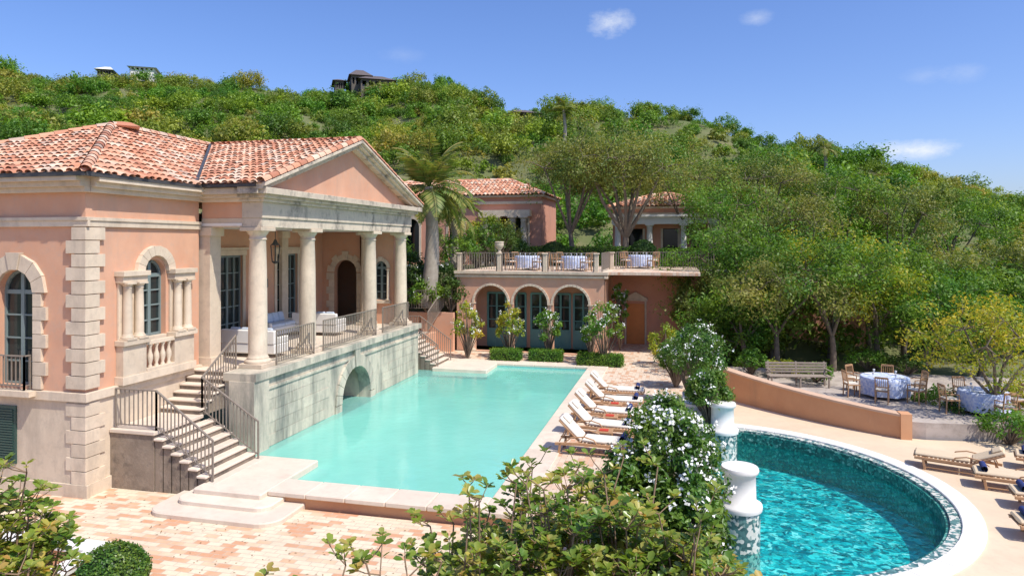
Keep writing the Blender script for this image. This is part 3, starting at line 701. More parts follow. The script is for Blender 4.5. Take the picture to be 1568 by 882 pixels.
for x in(-10.45,-8.415,-6.34,-4.3):
    column(mb,x,34.08,0,2.5,.11,14)
fbox(mb,fT2,-3.0,-1.7,.002,.14,2.4,2.52); fbox(mb,fT2,-2.95,-2.85,.002,.06,0,2.4); fbox(mb,fT2,-1.85,-1.75,.002,.06,0,2.4)
P=fT2.p
mb.add([P(-3.05,.15,2.52),P(-1.65,.15,2.52),P(-2.35,.15,2.9),P(-3.05,0,2.52),P(-1.65,0,2.52),P(-2.35,0,2.9)],[(0,1,2),(0,2,5,3),(1,4,5,2)])
mb.obj('stone_trim',stone,pav,.01)
mb=MB(); mb.box(-11.0,-3.9,34.4,37.0,3.8,3.99); mb.box(-11.3,1,34.4,45,3.99,4.13); mb.obj('terrace_floor',brick2,pav)
mb=MB(); mb.box(-11.0,-3.9,35.8,36.0,0,3.8); mb.obj('rear_wall',pink,pav)
gl=MB();fm=MB(); fT4=Fr((0,35.8,0),(1,0,0),(0,-1,0))
for c in(-9.6,-8.5,-7.2,-6.1,-4.9):
    window(fT4,c,.5,.05,2.9,.03,2,4)
    for e in (-1,1): fbox(fm,fT4,c+e*.25-.2,c+e*.25+.2,.06,.1,.08,1.0)
gl.obj('glass',glass,pav); fm.obj('teal_doors',tealb,pav)
mb=MB(); fbox(mb,fT2,-2.84,-1.86,-.12,-.05,.0,2.24); mb.obj('orange_door',M('orange_door',(.66,.23,.05),(.56,.19,.04),3,.5),pav)
mb=MB()
for x,y in((-11.15,33.98),(-9.0,33.98),(-6.6,33.98),(-4.0,33.98),(-3.62,38.1)):
    mb.box(x-.1,x+.1,y-.08,y+.12,4.14,5.02); mb.box(x-.14,x+.14,y-.12,y+.16,5.02,5.09)
mb.lathe([(.1,0),(.12,.05),(.05,.12),(.2,.28),(.24,.42),(.22,.5),(.26,.55),(.2,.58)],-9.0,34.0,5.09,14)
mb.obj('balustrade_piers',stone,pav,.015)
mb=MB(); kw=dict(h=.95,sp=.13,t=.03)
rail(mb,[(-11.0,34,4.14),(-9.15,34,4.14)],**kw); rail(mb,[(-8.85,34,4.14),(-6.75,34,4.14)],**kw);rail(mb,[(-6.45,34,4.14),(-4.15,34,4.14)],**kw);rail(mb,[(-3.75,34.2,4.14),(-3.75,38.0,4.14)],**kw);rail(mb,[(-3.4,38.1,4.14),(1.8,38.1,4.14)],**kw)
rail(mb,[(-16,32.8,2.05),(-12,32.8,2.2)],1.,.13); rail(mb,[(-12,31.6,1.2),(-12,33.9,2.2)],1.)
mb.obj('iron_railings',iron,pav)
mb=MB(); mb.box(-20,-11.31,33.4,33.7,-.5,2.0); mb.box(-12.5,-12.2,31.6,33.4,-.5,1.0); mb.obj('garden_retaining_wall',pink,pav)
slab('upper_garden_path',[(-20,31.65),(-12.6,31.65),(-12.6,33.4),(-20,33.4)],.5,1.0,coping)
# ---------------------------------------------------------------- furniture
def chair(x,y,z,rot,mat=wood,name='dining_chair'):
    e=empty(name); mb=MB()
    for sx in(-.2,.2):
        mb.beam((sx,-.2,0),(sx,-.2,.45),.04,.04,(1,0,0)); mb.beam((sx,.22,0),(sx,.2,.45),.04,.04,(1,0,0)); mb.beam((sx,.2,.45),(sx,.28,.95),.04,.035,(1,0,0)); mb.beam((sx,-.2,.64),(sx,.22,.66),.04,.03)
        mb.beam((sx,-.2,.45),(sx,-.2,.64),.03,.03,(1,0,0))
    mb.box(-.23,.23,-.23,.23,.43,.47); mb.beam((-.2,.28,.93),(.2,.28,.93),.035,.07); mb.beam((-.2,.23,.6),(.2,.23,.6),.03,.04)
    for i in range(5): mb.beam((-.13+.065*i,.23,.6),(-.13+.065*i,.28,.92),.02,.015,(1,0,0))
    mb.obj('frame',mat,e,.006); mb=MB(); mb.box(-.2,.2,-.21,.2,.472,.51); mb.obj('seat_cushion',cushion,e,.015)
    e.location=(x,y,z); e.rotation_euler[2]=rot
def table(x,y,z,r=.75,mat=cloth):
    e=empty('tablecloth_table'); mb=MB(); n=48
    mb.lathe([(r*.98,.12),(r*1.0,.4),(r*.98,.68),(r*.97,.745),(r*.9,.76),(.01,.762)],0,0,0,n,True,{0:.06,1:.035,2:.01})
    mb.obj('tablecloth',mat,e); mb=MB(); mb.lathe([(.3,0),(.3,.04),(.06,.08),(.05,.7)],0,0,0,12); mb.obj('pedestal',woodg,e)
    mb=MB(); 
    for i in range(4):
        a=i*1.57+.5; mb.lathe([(.03,0),(.01,.01),(.01,.08),(.035,.1),(.04,.17)],r*.6*math.cos(a),r*.6*math.sin(a),.763,8); mb.lathe([(.13,0),(.14,.015)],r*.7*math.cos(a+.4),r*.7*math.sin(a+.4),.765,14)
    mb.obj('glasses_and_plates',white,e)
    e.location=(x,y,z)
for (x,y) in((-8.0,36.2),(-5.4,35.8),(-2.2,40.0)):
    table(x,y,4.135,.7)
    for i in range(4):
        a=i*1.57+.78; chair(x+1.05*math.cos(a),y+1.05*math.sin(a),4.135,a-math.pi/2)
def lounger(x,y,z,rot,towel=True,fr=wood,back=38,cu=cushion):
    e=empty('sun_lounger'); mb=MB()   # head toward -x local
    for sy in(-.33,.33):
        mb.beam((-.35,sy,.3),(1.0,sy,.3),.05,.07); mb.beam((-1.0,sy,.26),(-.35,sy,.3),.05,.07)
        for lx in(-.85,.8): mb.beam((lx-.05,sy,0),(lx,sy,.3),.05,.06,(1,0,0))
        mb.tube([(-.75,sy,.3),(-.55,sy,.46),(-.2,sy,.5),(.05,sy,.44),(.15,sy,.3)],[.02]*5,6)
        mb.beam((-.8,sy,.08),(.78,sy,.08),.03,.03)
    for i in range(14): mb.box(-.33+.1*i,-.27+.1*i,-.31,.31,.325,.345)
    a=math.radians(back); c,s=math.cos(a),math.sin(a)
    for sy in(-.3,.3): mb.beam((-.33,sy,.34),(-.33-.78*c,sy,.34+.78*s),.04,.04)
    for i in range(8): q=.06+.1*i; mb.beam((-.33-q*c,-.3,.35+q*s),(-.33-q*c,.3,.35+q*s),.05,.015)
    mb.beam((-.33-.5*c,.25,.34+.5*s),(-.9,.25,.3),.03,.03); mb.beam((-.33-.5*c,-.25,.34+.5*s),(-.9,-.25,.3),.03,.03)
    mb.obj('frame',fr,e,.006)
    mb=MB(); mb.box(-.28,1.0,-.3,.3,.347,.43)
    P=lambda q,h,y:(-.33-q*c+h*s,y,.36+q*s+h*c)
    mb.hexa([P(.8,0,-.3),P(0,0,-.3),P(0,0,.3),P(.8,0,.3),P(.8,.08,-.3),P(0.02,.08,-.3),P(0.02,.08,.3),P(.8,.08,.3)])
    mb.hexa([P(.78,.082,-.2),P(.5,.082,-.2),P(.5,.082,.2),P(.78,.082,.2),P(.76,.15,-.18),P(.52,.15,-.18),P(.52,.15,.18),P(.76,.15,.18)])
    mb.obj('cushion',cu,e,.03)
    if towel:
        mb=MB(); mb.tube([(.78,-.26,.50),(.78,.26,.50)],[.075,.075],10)
        mb.obj('rolled_towel',navy,e)
    e.location=(x,y,z); e.rotation_euler[2]=rot; return e
for i,y in enumerate((18.1,19.8,21.4,23.0,24.7)): 
    lounger(-2.25+random.uniform(-.08,.1),y+random.uniform(-.1,.1),0.002,math.radians(-2+random.uniform(-5,4)),back=44)
def side_table(x,y,z,top=red):
    e=empty('side_table'); mb=MB(); mb.box(-.22,.22,-.22,.22,.38,.42)
    for a in(-.18,.18):
        for b_ in(-.18,.18): mb.beam((a,b_,0),(a,b_,.38),.035,.035,(1,0,0))
    mb.obj('frame',wood,e,.005); mb=MB(); mb.box(-.14,.1,-.1,.08,.422,.45); mb.obj('book',top,e)
    e.location=(x,y,z)
for y in(18.95,20.6,22.2): side_table(-2.0,y,0)
# ---------------------------------------------------------------- round pool
rp=empty('round_pool'); CX,CY,RO=.8,18.6,5.95; RZ=-.6
def ring(mb,r0,r1,z0,z1,a0=-90,a1=90,n=48,gapd=.0):
    for i in range(n):
        t0=math.radians(a0+(a1-a0)*i/n)+gapd; t1=math.radians(a0+(a1-a0)*(i+1)/n)-gapd
        p=lambda r,t,z:(CX+r*math.cos(t),CY+r*math.sin(t),z)
        mb.hexa([p(r0,t0,z0),p(r1,t0,z0),p(r1,t1,z0),p(r0,t1,z0),p(r0,t0,z1),p(r1,t0,z1),p(r1,t1,z1),p(r0,t1,z1)])
RI=RO-.45
mb=MB(); ring(mb,RI,RO,-.75,RZ+.05,-95,95,40,.0006); mb.obj('white_coping',white,rp,.015)
mb=MB(); ring(mb,RI-.22,RI,-1.3,RZ+.0,-95,95,60); mb.obj('pebble_band',mos3,rp)
mb=MB(); ring(mb,RI-.3,RI-.22,-2.3,-.66,-95,95,60); mb.box(.5,.62,12.5,24.4,-2.3,-.6); mb.obj('dark_mosaic_wall',mos2,rp)
rr_=RI-.25
mb=MB(); pp=[(.6,CY-rr_)]+[(CX+rr_*math.cos(math.radians(a)),CY+rr_*math.sin(math.radians(a))) for a in range(-90,91,5)]+[(.6,CY+rr_)]
mb.poly(pp,-1.9,-1.7); mb.obj('mosaic_floor',mos_sparkle,rp)
mb=MB(); mb.add([(x,y,-.95) for x,y in pp],[tuple(range(len(pp)))]); mb.obj('water',water2,rp)
mb=MB(); mb.box(.18,.5,12.6,24.6,-.8,.32); mb.box(.1,.66,12.5,24.7,.32,.40); mb.obj('divider_wall',white,rp,.02)
mb=MB();m2=MB()
for y in(15.5,21.6):
    m2.lathe([(.42,-2.2),(.42,-.12)],1.27,y,0,28); mb.lathe([(.46,-.12),(.47,-.06),(.46,0),(.34,.03),(.33,.62),(.38,.66),(.40,.72),(.38,.78)],1.27,y,0,28)
    m2.lathe([(.30,-2.2),(.30,-.3)],.85,y+.9,0,20)
mb.lathe([(.4,-.1),(.4,.45),(.46,.5),(.46,.56)],.55,22.4,0,24)
mb.obj('pedestals',white,rp); m2.obj('pedestal_mosaic',mos3,rp)
mb=MB(); outer=[(.5,8),(18,8),(18,22),(12,24.5),(7.6,24.0),(6.9,24.1),(5.2,25.4),(3.4,27.1),(1.3,29.5),(.5,29.5)]
def ray(a):
    dx,dy=math.cos(a),math.sin(a); best=50
    n=len(outer)
    for i in range(n):
        x1,y1=outer[i];x2,y2=outer[(i+1)%n]; ex,ey=x2-x1,y2-y1; den=dx*ey-dy*ex
        if abs(den)<1e-9: continue
        t=((x1-CX)*ey-(y1-CY)*ex)/den; s=((x1-CX)*dy-(y1-CY)*dx)/den
        if t>0 and -1e-6<=s<=1+1e-6: best=min(best,t)
    return best
vs=[];fs=[]; n=120
for i in range(n+1):
    a=math.radians(-93+186*i/n); t=ray(a)
    vs+=[(CX+RO*.99*math.cos(a),CY+RO*.99*math.sin(a),RZ),(CX+t*math.cos(a),CY+t*math.sin(a),RZ)]
fs=[(2*i,2*i+1,2*i+3,2*i+2) for i in range(n)]
mb.add(vs,fs); mb.obj('beige_deck',beige)
cw=empty('curved_orange_wall'); mb=MB();cp=MB()
wp=[(.2,30.6,.62),(.75,29.95,.6),(1.3,29.3,.56),(1.9,28.55,.5),(2.5,27.85,.43),(3.15,27.1,.37),(3.8,26.45,.31),(4.5,25.8,.26),(5.2,25.22,.21),(6.1,24.55,.15),(6.95,24.05,.10)]
def offs(i,o):
    a=wp[max(i-1,0)];b_=wp[min(i+1,len(wp)-1)]; dx,dy=b_[0]-a[0],b_[1]-a[1]; l=math.hypot(dx,dy); return (wp[i][0]+dy/l*o,wp[i][1]-dx/l*o)
for i in range(len(wp)-1):
    for m_,w_,za,zb in((mb,.15,None,0),(cp,.2,0,.07)):
        p0,p1,q1,q0=offs(i,-w_),offs(i,w_),offs(i+1,w_),offs(i+1,-w_); z0,z1=wp[i][2],wp[i+1][2]
        b0=(-.75,-.75) if za is None else (z0,z1)
        m_.hexa([(*p0,b0[0]),(*p1,b0[0]),(*q1,b0[1]),(*q0,b0[1]),(*p0,z0+zb),(*p1,z0+zb),(*q1,z1+zb),(*q0,z1+zb)])
mb.box(6.8,7.12,23.85,24.3,-.7,.2); mb.obj('wall',orange,cw); cp.obj('cap',M('terracotta_cap',(.62,.42,.29),(.54,.36,.24),3),cw)
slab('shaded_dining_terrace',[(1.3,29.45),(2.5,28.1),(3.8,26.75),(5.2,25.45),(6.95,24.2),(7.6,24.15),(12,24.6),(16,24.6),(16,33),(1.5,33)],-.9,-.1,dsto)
table(7.4,27.9,-.098,.85); 
for i in range(6): a=i*1.047+.2; chair(7.4+1.2*math.cos(a),27.9+1.2*math.sin(a),-.098,a-math.pi/2)
table(9.9,26.0,-.098,.75)
for i in range(4): a=i*1.57+.2; chair(9.9+1.1*math.cos(a),26.0+1.1*math.sin(a),-.098,a-math.pi/2)
table(12.6,25.6,-.098,.75)
e=empty('wooden_bench'); mb=MB()
for i in range(3): mb.box(-1.2,1.2,-.25+.17*i,-.12+.17*i,.42,.46)
for i in range(4): mb.beam((-1.2,.28+.02*i,.55+.11*i),(1.2,.28+.02*i,.55+.11*i),.03,.08)
for x in(-1.1,0,1.1): mb.beam((x,-.2,0),(x,-.2,.43),.06,.06,(1,0,0)); mb.beam((x,.24,0),(x,.36,.95),.06,.06,(1,0,0))
for x in(-1.15,1.15): mb.beam((x,-.25,.66),(x,.3,.66),.06,.04)
mb.obj('slats',woodg,e,.006); e.location=(4.6,29.0,-.098); e.rotation_euler[2]=math.radians(10)
tan=M('tan_sling',(.66,.52,.35),(.60,.47,.31),5,.9)
for (x,y,r) in((7.35,20.9,200),(8.3,19.6,205),(8.6,18.3,210),(7.9,16.5,215),(10,21.4,200)):
    lounger(x,y,RZ,math.radians(r-40),towel=(x>7.8),cu=tan,back=25)
# ---------------------------------------------------------------- background houses
def house(name,x0,x1,y0,y1,z0,ze,rise,cols=0,wall=pinkd,op=()):
    e=empty(name); mb=MB(); f=Fr((0,y0,0),(1,0,0),(0,-1,0))
    arch_wall(mb,f,x0,x1,z0,ze,.3,list(op)); mb.box(x0,x0+.3,y0+.3,y1,z0,ze); mb.box(x1-.3,x1,y0+.3,y1,z0,ze); mb.box(x0+.3,x1-.3,y1-.3,y1,z0,ze)
    mb.obj('walls',wall,e)
    mb=MB(); mb.box(x0-.1,x1+.1,y0-.12,y0,ze-.5,ze-.3); mb.box(x0-.25,x1+.25,y0-.25,y1+.25,ze,ze+.15)
    for (c,hw,zb,zs,ar) in op:
        if ar: arch_ring(mb,f,c,zs,hw,hw+.2,0,.06,9)
        for q in(-1,1): fbox(mb,f,c+q*hw,c+q*(hw+.16),.002,.06,zb,zs)
    mb.obj('trim',stone,e)
    mb=MB(); mb.box(x0+.4,x1-.4,y0+1.,y0+1.1,z0,ze); mb.obj('dark_rooms',glass,e)
    mb=MB();pl=MB(); h=(y1-y0)/2; o=.4; zt=ze+.15+rise
    a,b,c,d=(x0-o,y0-o,ze+.16),(x1+o,y0-o,ze+.16),(x1+o,y1+o,ze+.16),(x0-o,y1+o,ze+.16); r1=(x0+h,(y0+y1)/2,zt); r2=(x1-h,(y0+y1)/2,zt)
    tile_roof(mb,pl,[a,b,r2,r1],.3,.45); tile_roof(mb,pl,[b,c,r2],.3,.45); tile_roof(mb,pl,[c,d,r1,r2],.5,.7); tile_roof(mb,pl,[d,a,r1],.3,.45)
    for p,q in((a,r1),(b,r2),(r1,r2)): ridge(mb,p,q,.15,.5)
    mb.obj('roof_tiles',tile,e); pl.obj('roof_deck',tile,e); return e
h1=house('upper_pink_villa',-24,-9.6,48,54,4,8.9,1.4,op=[(-19.5,.6,4.2,6.8,1),(-16,.6,4.2,6.8,1),(-12.2,1.6,4.1,7.4,0)])
mb=MB()
for x in(-13.6,-12.8,-11.6,-10.8): column(mb,x,47.6,4,7.5,.25,14)
mb.box(-14.1,-10.3,47.3,48,7.5,7.95); mb.obj('porch_columns',stone,h1)
h2=house('upper_colonnaded_house',-4.6,2.4,49,55,4,8.0,1.1,op=[(-3,.5,4.2,6.6,0),(-.6,.5,4.2,6.6,0),(1.4,.5,4.2,6.6,0)])
mb=MB()
for x in(-4.2,-2.0,.3,2.2): column(mb,x,48.4,4,6.9,.22,14)
mb.box(-4.6,2.6,48.1,49,6.9,7.4); mb.box(-4.8,2.8,47.9,48.999,7.4,7.55); mb.obj('portico',white,h2)
def ridge_house(name,u,d,w,h,wallm,roofm,dz=0,rh=.5):
    x,y=at(KU(u),d); z=float(terr(x,y))+dz; e=empty(name); mb=MB(); f=Fr((0,-2.5,0),(1,0,0),(0,-1,0))
    arch_wall(mb,f,-w/2,w/2,-2,h,.3,[(-w/2+w*(i+.5)/5,w*.06,h*.25,h*.8,0) for i in range(5)]); mb.box(-w/2,-w/2+.3,-2.2,3,-2,h); mb.box(w/2-.3,w/2,-2.2,3,-2,h); mb.box(-w/2+.3,w/2-.3,2.7,3,-2,h)
    mb.obj('walls',wallm,e); mb=MB(); mb.box(-w/2+.3,w/2-.3,-1,-.9,0,h); mb.obj('rooms',glass,e)
    mb=MB(); o=.5; R_=h*rh; i=min(w*.3,2.)
    mb.add([(-w/2-o,-3,h),(w/2+o,-3,h),(w/2+o,3.5,h),(-w/2-o,3.5,h),(-w/2+i,.2,h+R_),(w/2-i,.2,h+R_)],[(0,1,5,4),(1,2,5),(2,3,4,5),(3,0,4),(3,2,1,0)])
    mb.obj('roof',roofm,e); e.location=(x,y,z); e.rotation_euler[2]=TH+.3; return e
ridge_house('grey_stone_ridge_villa',576,128,6.0,1.8,stoneh,roofd,1.2,.7); ridge_house('grey_stone_ridge_villa',551,129,3.4,2.2,stoneh,roofd,1.5,.75); ridge_house('grey_stone_tower',519,129,1.6,1.8,stoneh,roofd,1.4,.5)
ridge_house('white_roof_house',165,136,2.4,1.3,stoneh,white,3.3,.9); ridge_house('white_cottage',222,136,4.2,.7,white,white,3.0,.2)
ridge_house('hillside_house',800,112,4.5,1.2,stoneh,roofd,.4,.8)
# ---------------------------------------------------------------- planting
def palm(name,loc,h,n,fl,seed,tr=.2):
    e=empty(name); r=random.Random(seed); mb=MB()
    pts=[(0.25*math.sin(i/6*1.5),0.1*i/6,h*i/12) for i in range(13)]; mb.tube(pts,[tr*(1.25-.45*i/12)+.02*(i%2) for i in range(13)],10); mb.obj('trunk',palmbark,e)
    top=np.array(pts[-1]); C=[];D=[];Nn=[];Ls=[]; rb=MB()
    for i in range(n):
        a=6.283*i/n*1.618*3; el=r.uniform(-.6,1.35); L=fl*r.uniform(.8,1.1); dr=r.uniform(.6,1.1)
        d=np.array([math.cos(a),math.sin(a),0]); P=[];K=34
        for k in range(K+1):
            t=k/K; ang=el-dr*1.5*t*t
            if k==0: p=top.copy()
            else: p=p+(d*math.cos(ang)+np.array([0,0,math.sin(ang)]))*L/K
            P.append(p.copy())
            if k>3:
                tan=d*math.cos(ang)+np.array([0,0,math.sin(ang)]); sd=np.cross(tan,[0,0,1.]); sd/=np.linalg.norm(sd)+1e-6
                ll=fl*.24*math.sin(math.pi*min(1,.15+.85*t)**.8)+.08
                for sg in(-1,1):
                    C.append(p+tan*r.uniform(-.03,.03)); D.append(sd*sg+tan*.7+np.array([0,0,-.3-.2*r.random()])); Nn.append(np.cross(tan,sd)*-1+rng.normal(size=3)*.15); Ls.append(ll*r.uniform(.85,1.1))
        rb.tube(P[::3],[.03]*len(P[::3]),4)
    rb.obj('midribs',L_palm,e); Ls=np.array(Ls)
    link(bpy.data.objects.new('fronds',leaf_mesh('fronds',np.array(C),np.array(D),nrm(np.array(Nn)),Ls,.05+Ls*.05,L_palm,.1)),e)
    e.location=loc
x,y=at(KU(654),35.5); palm('palm_tree',(x,y,2.3),6.2,38,3.2,3,.34)
x,y=at(KU(690),41); palm('palm_tree',(x,y,3.5),4.2,22,2.3,5)
x,y=at(KU(1262),75); palm('palm_tree',(x,y,float(terr(x,y))-1.2),7.0,20,2.0,8)
x,y=at(KU(862),84); palm('palm_tree',(x,y,float(terr(x,y))-1),5.0,20,2.6,11)
k=0
for (u,d,z,w,h,mt) in((640,36.5,2.2,1.5,2.2,L_dark),(675,37,2.6,1.4,2.,L_dark),(655,35.5,2.0,1.2,1.6,L_green),(690,35.8,2.0,1.1,1.8,L_dark),(620,38,2.6,1.6,2.6,L_dark),(700,41,3.5,1.6,2.8,L_green),(730,43,4,1.6,2.6,L_green),(760,43,4,1.6,3,L_dark),(690,45,4,1.7,3.6,L_olive),(600,42,3.4,1.8,3,L_green),(790,44.5,4,1.2,1.8,L_dark),(745,46,4,1.5,3.8,L_yel),(775,46.5,4,1.3,3.4,L_olive)):
    x,y=at(KU(u),d); k+=1; shrub('garden_shrub',(x,y,z),w,h,mt,.15,55,34,seed=k,flowers=12 if k<5 else 0)
for i,(u,d,w,h) in enumerate(((716,33.0,.85,2.8),(780,33.2,.75,2.7),(840,33.0,.75,2.5),(925,31.2,1.0,3.0),(950,35.5,.6,3.6),(905,32.6,.6,2.2))):
    x,y=at(KU(u),d); shrub('flowering_shrub',(x,y,0.02),w,h,L_yel if i<2 else L_green,.13,45,30,flowers=40,seed=20+i)
for i,(x,w,h,mt) in enumerate(((.3,.8,3.9,L_green),(1.7,1.1,4.6,L_olive),(3.3,1.3,5.0,L_green))): shrub('climbing_vine',(x,37.7,0.0),w,h,mt,.13,70,46,seed=40+i)
def hedge(name,x0,x1,y0,y1,z0,z1,mat,L=.08,dens=900):
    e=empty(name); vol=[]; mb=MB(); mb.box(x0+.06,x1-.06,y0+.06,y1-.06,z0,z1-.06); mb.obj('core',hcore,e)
    lx,ly,lz=x1-x0,y1-y0,z1-z0
    faces=[(lx*ly,lambda n:(np.stack([rng.uniform(x0,x1,n),rng.uniform(y0,y1,n),np.full(n,z1)],1),(0,0,1)))]
    for X_,nn in((x0,(-1,0,0)),(x1,(1,0,0))): faces.append((ly*lz,lambda n,X_=X_,nn=nn:(np.stack([np.full(n,X_),rng.uniform(y0,y1,n),rng.uniform(z0,z1,n)],1),nn)))
    for Y_,nn in((y0,(0,-1,0)),(y1,(0,1,0))): faces.append((lx*lz,lambda n,Y_=Y_,nn=nn:(np.stack([rng.uniform(x0,x1,n),np.full(n,Y_),rng.uniform(z0,z1,n)],1),nn)))
    C=[];Nn=[]
    for ar,fn in faces:
        n=int(ar*dens)+10; c,nn=fn(n); C.append(c+rng.normal(size=c.shape)*.035); Nn.append(np.array(nn)[None]+rng.normal(size=c.shape)*.6)
    C=np.concatenate(C);Nn=nrm(np.concatenate(Nn)); link(bpy.data.objects.new('leaves',leaf_mesh('leaves',C,np.cross(Nn,rng.normal(size=Nn.shape)),Nn,L,L*.55,mat)),e)
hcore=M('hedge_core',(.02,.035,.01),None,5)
for u,d,w in((775,32.6,.7),(836,32.3,.75),(919,31.2,1.0)):
    x,y=at(KU(u),d); hedge('clipped_box_hedge',x-w,x+w,y-.35,y+.35,0.03,.5,L_green)
hedge('terrace_hedge',-9.5,-2.2,43.6,44.3,4.1,5.3,L_green,.12,260); hedge('terrace_hedge',-1.2,3.2,42.6,43.2,4.1,5.2,L_green,.12,260)
def ball(name,loc,r,mat,L=.05,n=9000):
    e=empty(name); d=nrm(rng.normal(size=(n,3))); 
    lump=1+.05*np.sin(d[:,0]*7+1)*np.sin(d[:,1]*6+2)+.04*np.sin(d[:,2]*9)
    C=d*r*(lump[:,None]+rng.normal(size=(n,1))*.03); C[:,2]=C[:,2]*.85; Nn=nrm(d+rng.normal(size=(n,3))*.55)
    link(bpy.data.objects.new('leaves',leaf_mesh('leaves',C,np.cross(Nn,rng.normal(size=Nn.shape)),Nn,L,L*.6,mat)),e)
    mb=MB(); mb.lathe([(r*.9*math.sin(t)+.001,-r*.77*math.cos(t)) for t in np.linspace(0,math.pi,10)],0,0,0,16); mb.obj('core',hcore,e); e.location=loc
ball('clipped_ball_shrub',(-9.3,9.6,.0),.55,L_ole,.05)
x,y=at(KU(985),43); ball('clipped_ball_shrub',(x,y,5.1),.75,L_dark,.1,4000)
x,y=at(KU(848),44); ball('clipped_ball_shrub',(x,y,5.0),.75,L_dark,.1,4000)
mb=MB(); mb.box(-14.5,-9.85,9.95,10.2,-.4,.12); mb.box(-10.1,-9.85,4,9.95,-.4,.119); pw=mb.obj('planter_wall',orange,None,.01)
mb=MB(); mb.box(-14.5,-9.78,9.88,10.27,.12,.2); mb.box(-10.17,-9.78,4,9.88,.12,.199); mb.obj('planter_wall_cap',white,pw,.01)
x,y=at(KU(955),43.5); tree('spreading_bare_tree',(x,y,4.0),8.7,4.4,3,.16,84,L_olive,barkg,th=.22,tr=.24,nlimb=9,nsub=7,clr=1.3)
x,y=at(KU(880),45.5); tree('spreading_bare_tree',(x,y,4.0),8.7,3.7,4,.16,84,L_olive,barkg,th=.25,tr=.18,nlimb=8,nsub=6,clr=1.3)
sp=[(1075,37,6.8,3.4,L_olive),(1130,36,6.4,3.3,L_green),(1180,34,5.8,3.1,L_green),(1215,38,6.6,3.4,L_olive),(1270,33.5,5.9,3.2,L_yel),(1330,35,5.6,3.2,L_green),(1385,33.5,5.0,2.9,L_green),(1430,36,4.9,3.0,L_olive),(1500,34,4.3,2.6,L_green),(1100,43,7.2,3.5,L_green),(1180,45,7.4,3.6,L_olive),(1290,43,6.9,3.5,L_green),(1380,42,6.0,3.3,L_olive),(1460,44,5.8,3.3,L_green),(1060,47,7.2,3.5,L_olive),(1540,38,4.5,2.7,L_olive),(1100,33.5,4.6,2.6,L_green),(1190,31.2,5.2,2.9,L_olive),(1275,30.4,5.6,3.1,L_green),(1345,31.5,4.8,2.8,L_yel),(1415,30.5,4.2,2.6,L_green),(1500,29.5,3.4,2.1,L_green),(1145,32.0,3.6,2.2,L_green)]
for i,(u,d,h,cr,mt) in enumerate(sp):
    x,y=at(KU(u),d); tree('hillside_tree',(x,y,float(terr(x,y)) if d>33 else -.1),h,cr,30+i,.15,60,mt,bark,th=.28,tr=.13,nlimb=6,nsub=5,clr=1.15)
x,y=at(KU(1515),22.5); tree('yellow_leaved_tree',(x,y,-.6),4.2,2.5,77,.12,38,L_yel,barkg,th=.25,tr=.10,nlimb=7,nsub=5,clr=1.0)
for i,(u,d,w,h,mt) in enumerate(((1440,24.5,1.1,1.0,L_green),(1500,23,1.2,1.0,L_dark),(1545,21,1.1,1.0,L_green),(1560,24,1.3,1.4,L_yel),(1050,29,1.2,2.0,L_green),(1020,31,1.0,2.0,L_yel),(1150,29.5,.8,1.1,L_green),(1200,29,.8,.7,L_yel),(1250,28,.8,.7,L_green),(1330,30.5,1.1,.9,L_green),(1390,29.5,1.,.9,L_dark))):
    x,y=at(KU(u),d); shrub('border_shrub',(x,y,-.1 if d>26 else -.6),w,h,mt,.11,50,30,seed=50+i)
for i,(u,d,w,h,fl) in enumerate(((1062,23.5,1.25,2.9,90),(1085,21.0,.8,1.8,20),(1035,26.5,.9,1.9,30),(1020,17.5,.9,1.7,60),(1040,15.0,.95,1.9,70),(1020,12.4,1.2,3.0,210),(975,11.8,1.0,2.2,60),(1055,11.2,.75,1.9,70))):
    x,y=at(KU(u),d); shrub('oleander_shrub',(x,y,0.0 if d>14 else -.3),w,h,L_ole,.11,110,64,flowers=fl,seed=70+i,detail=d<16,W=.36)
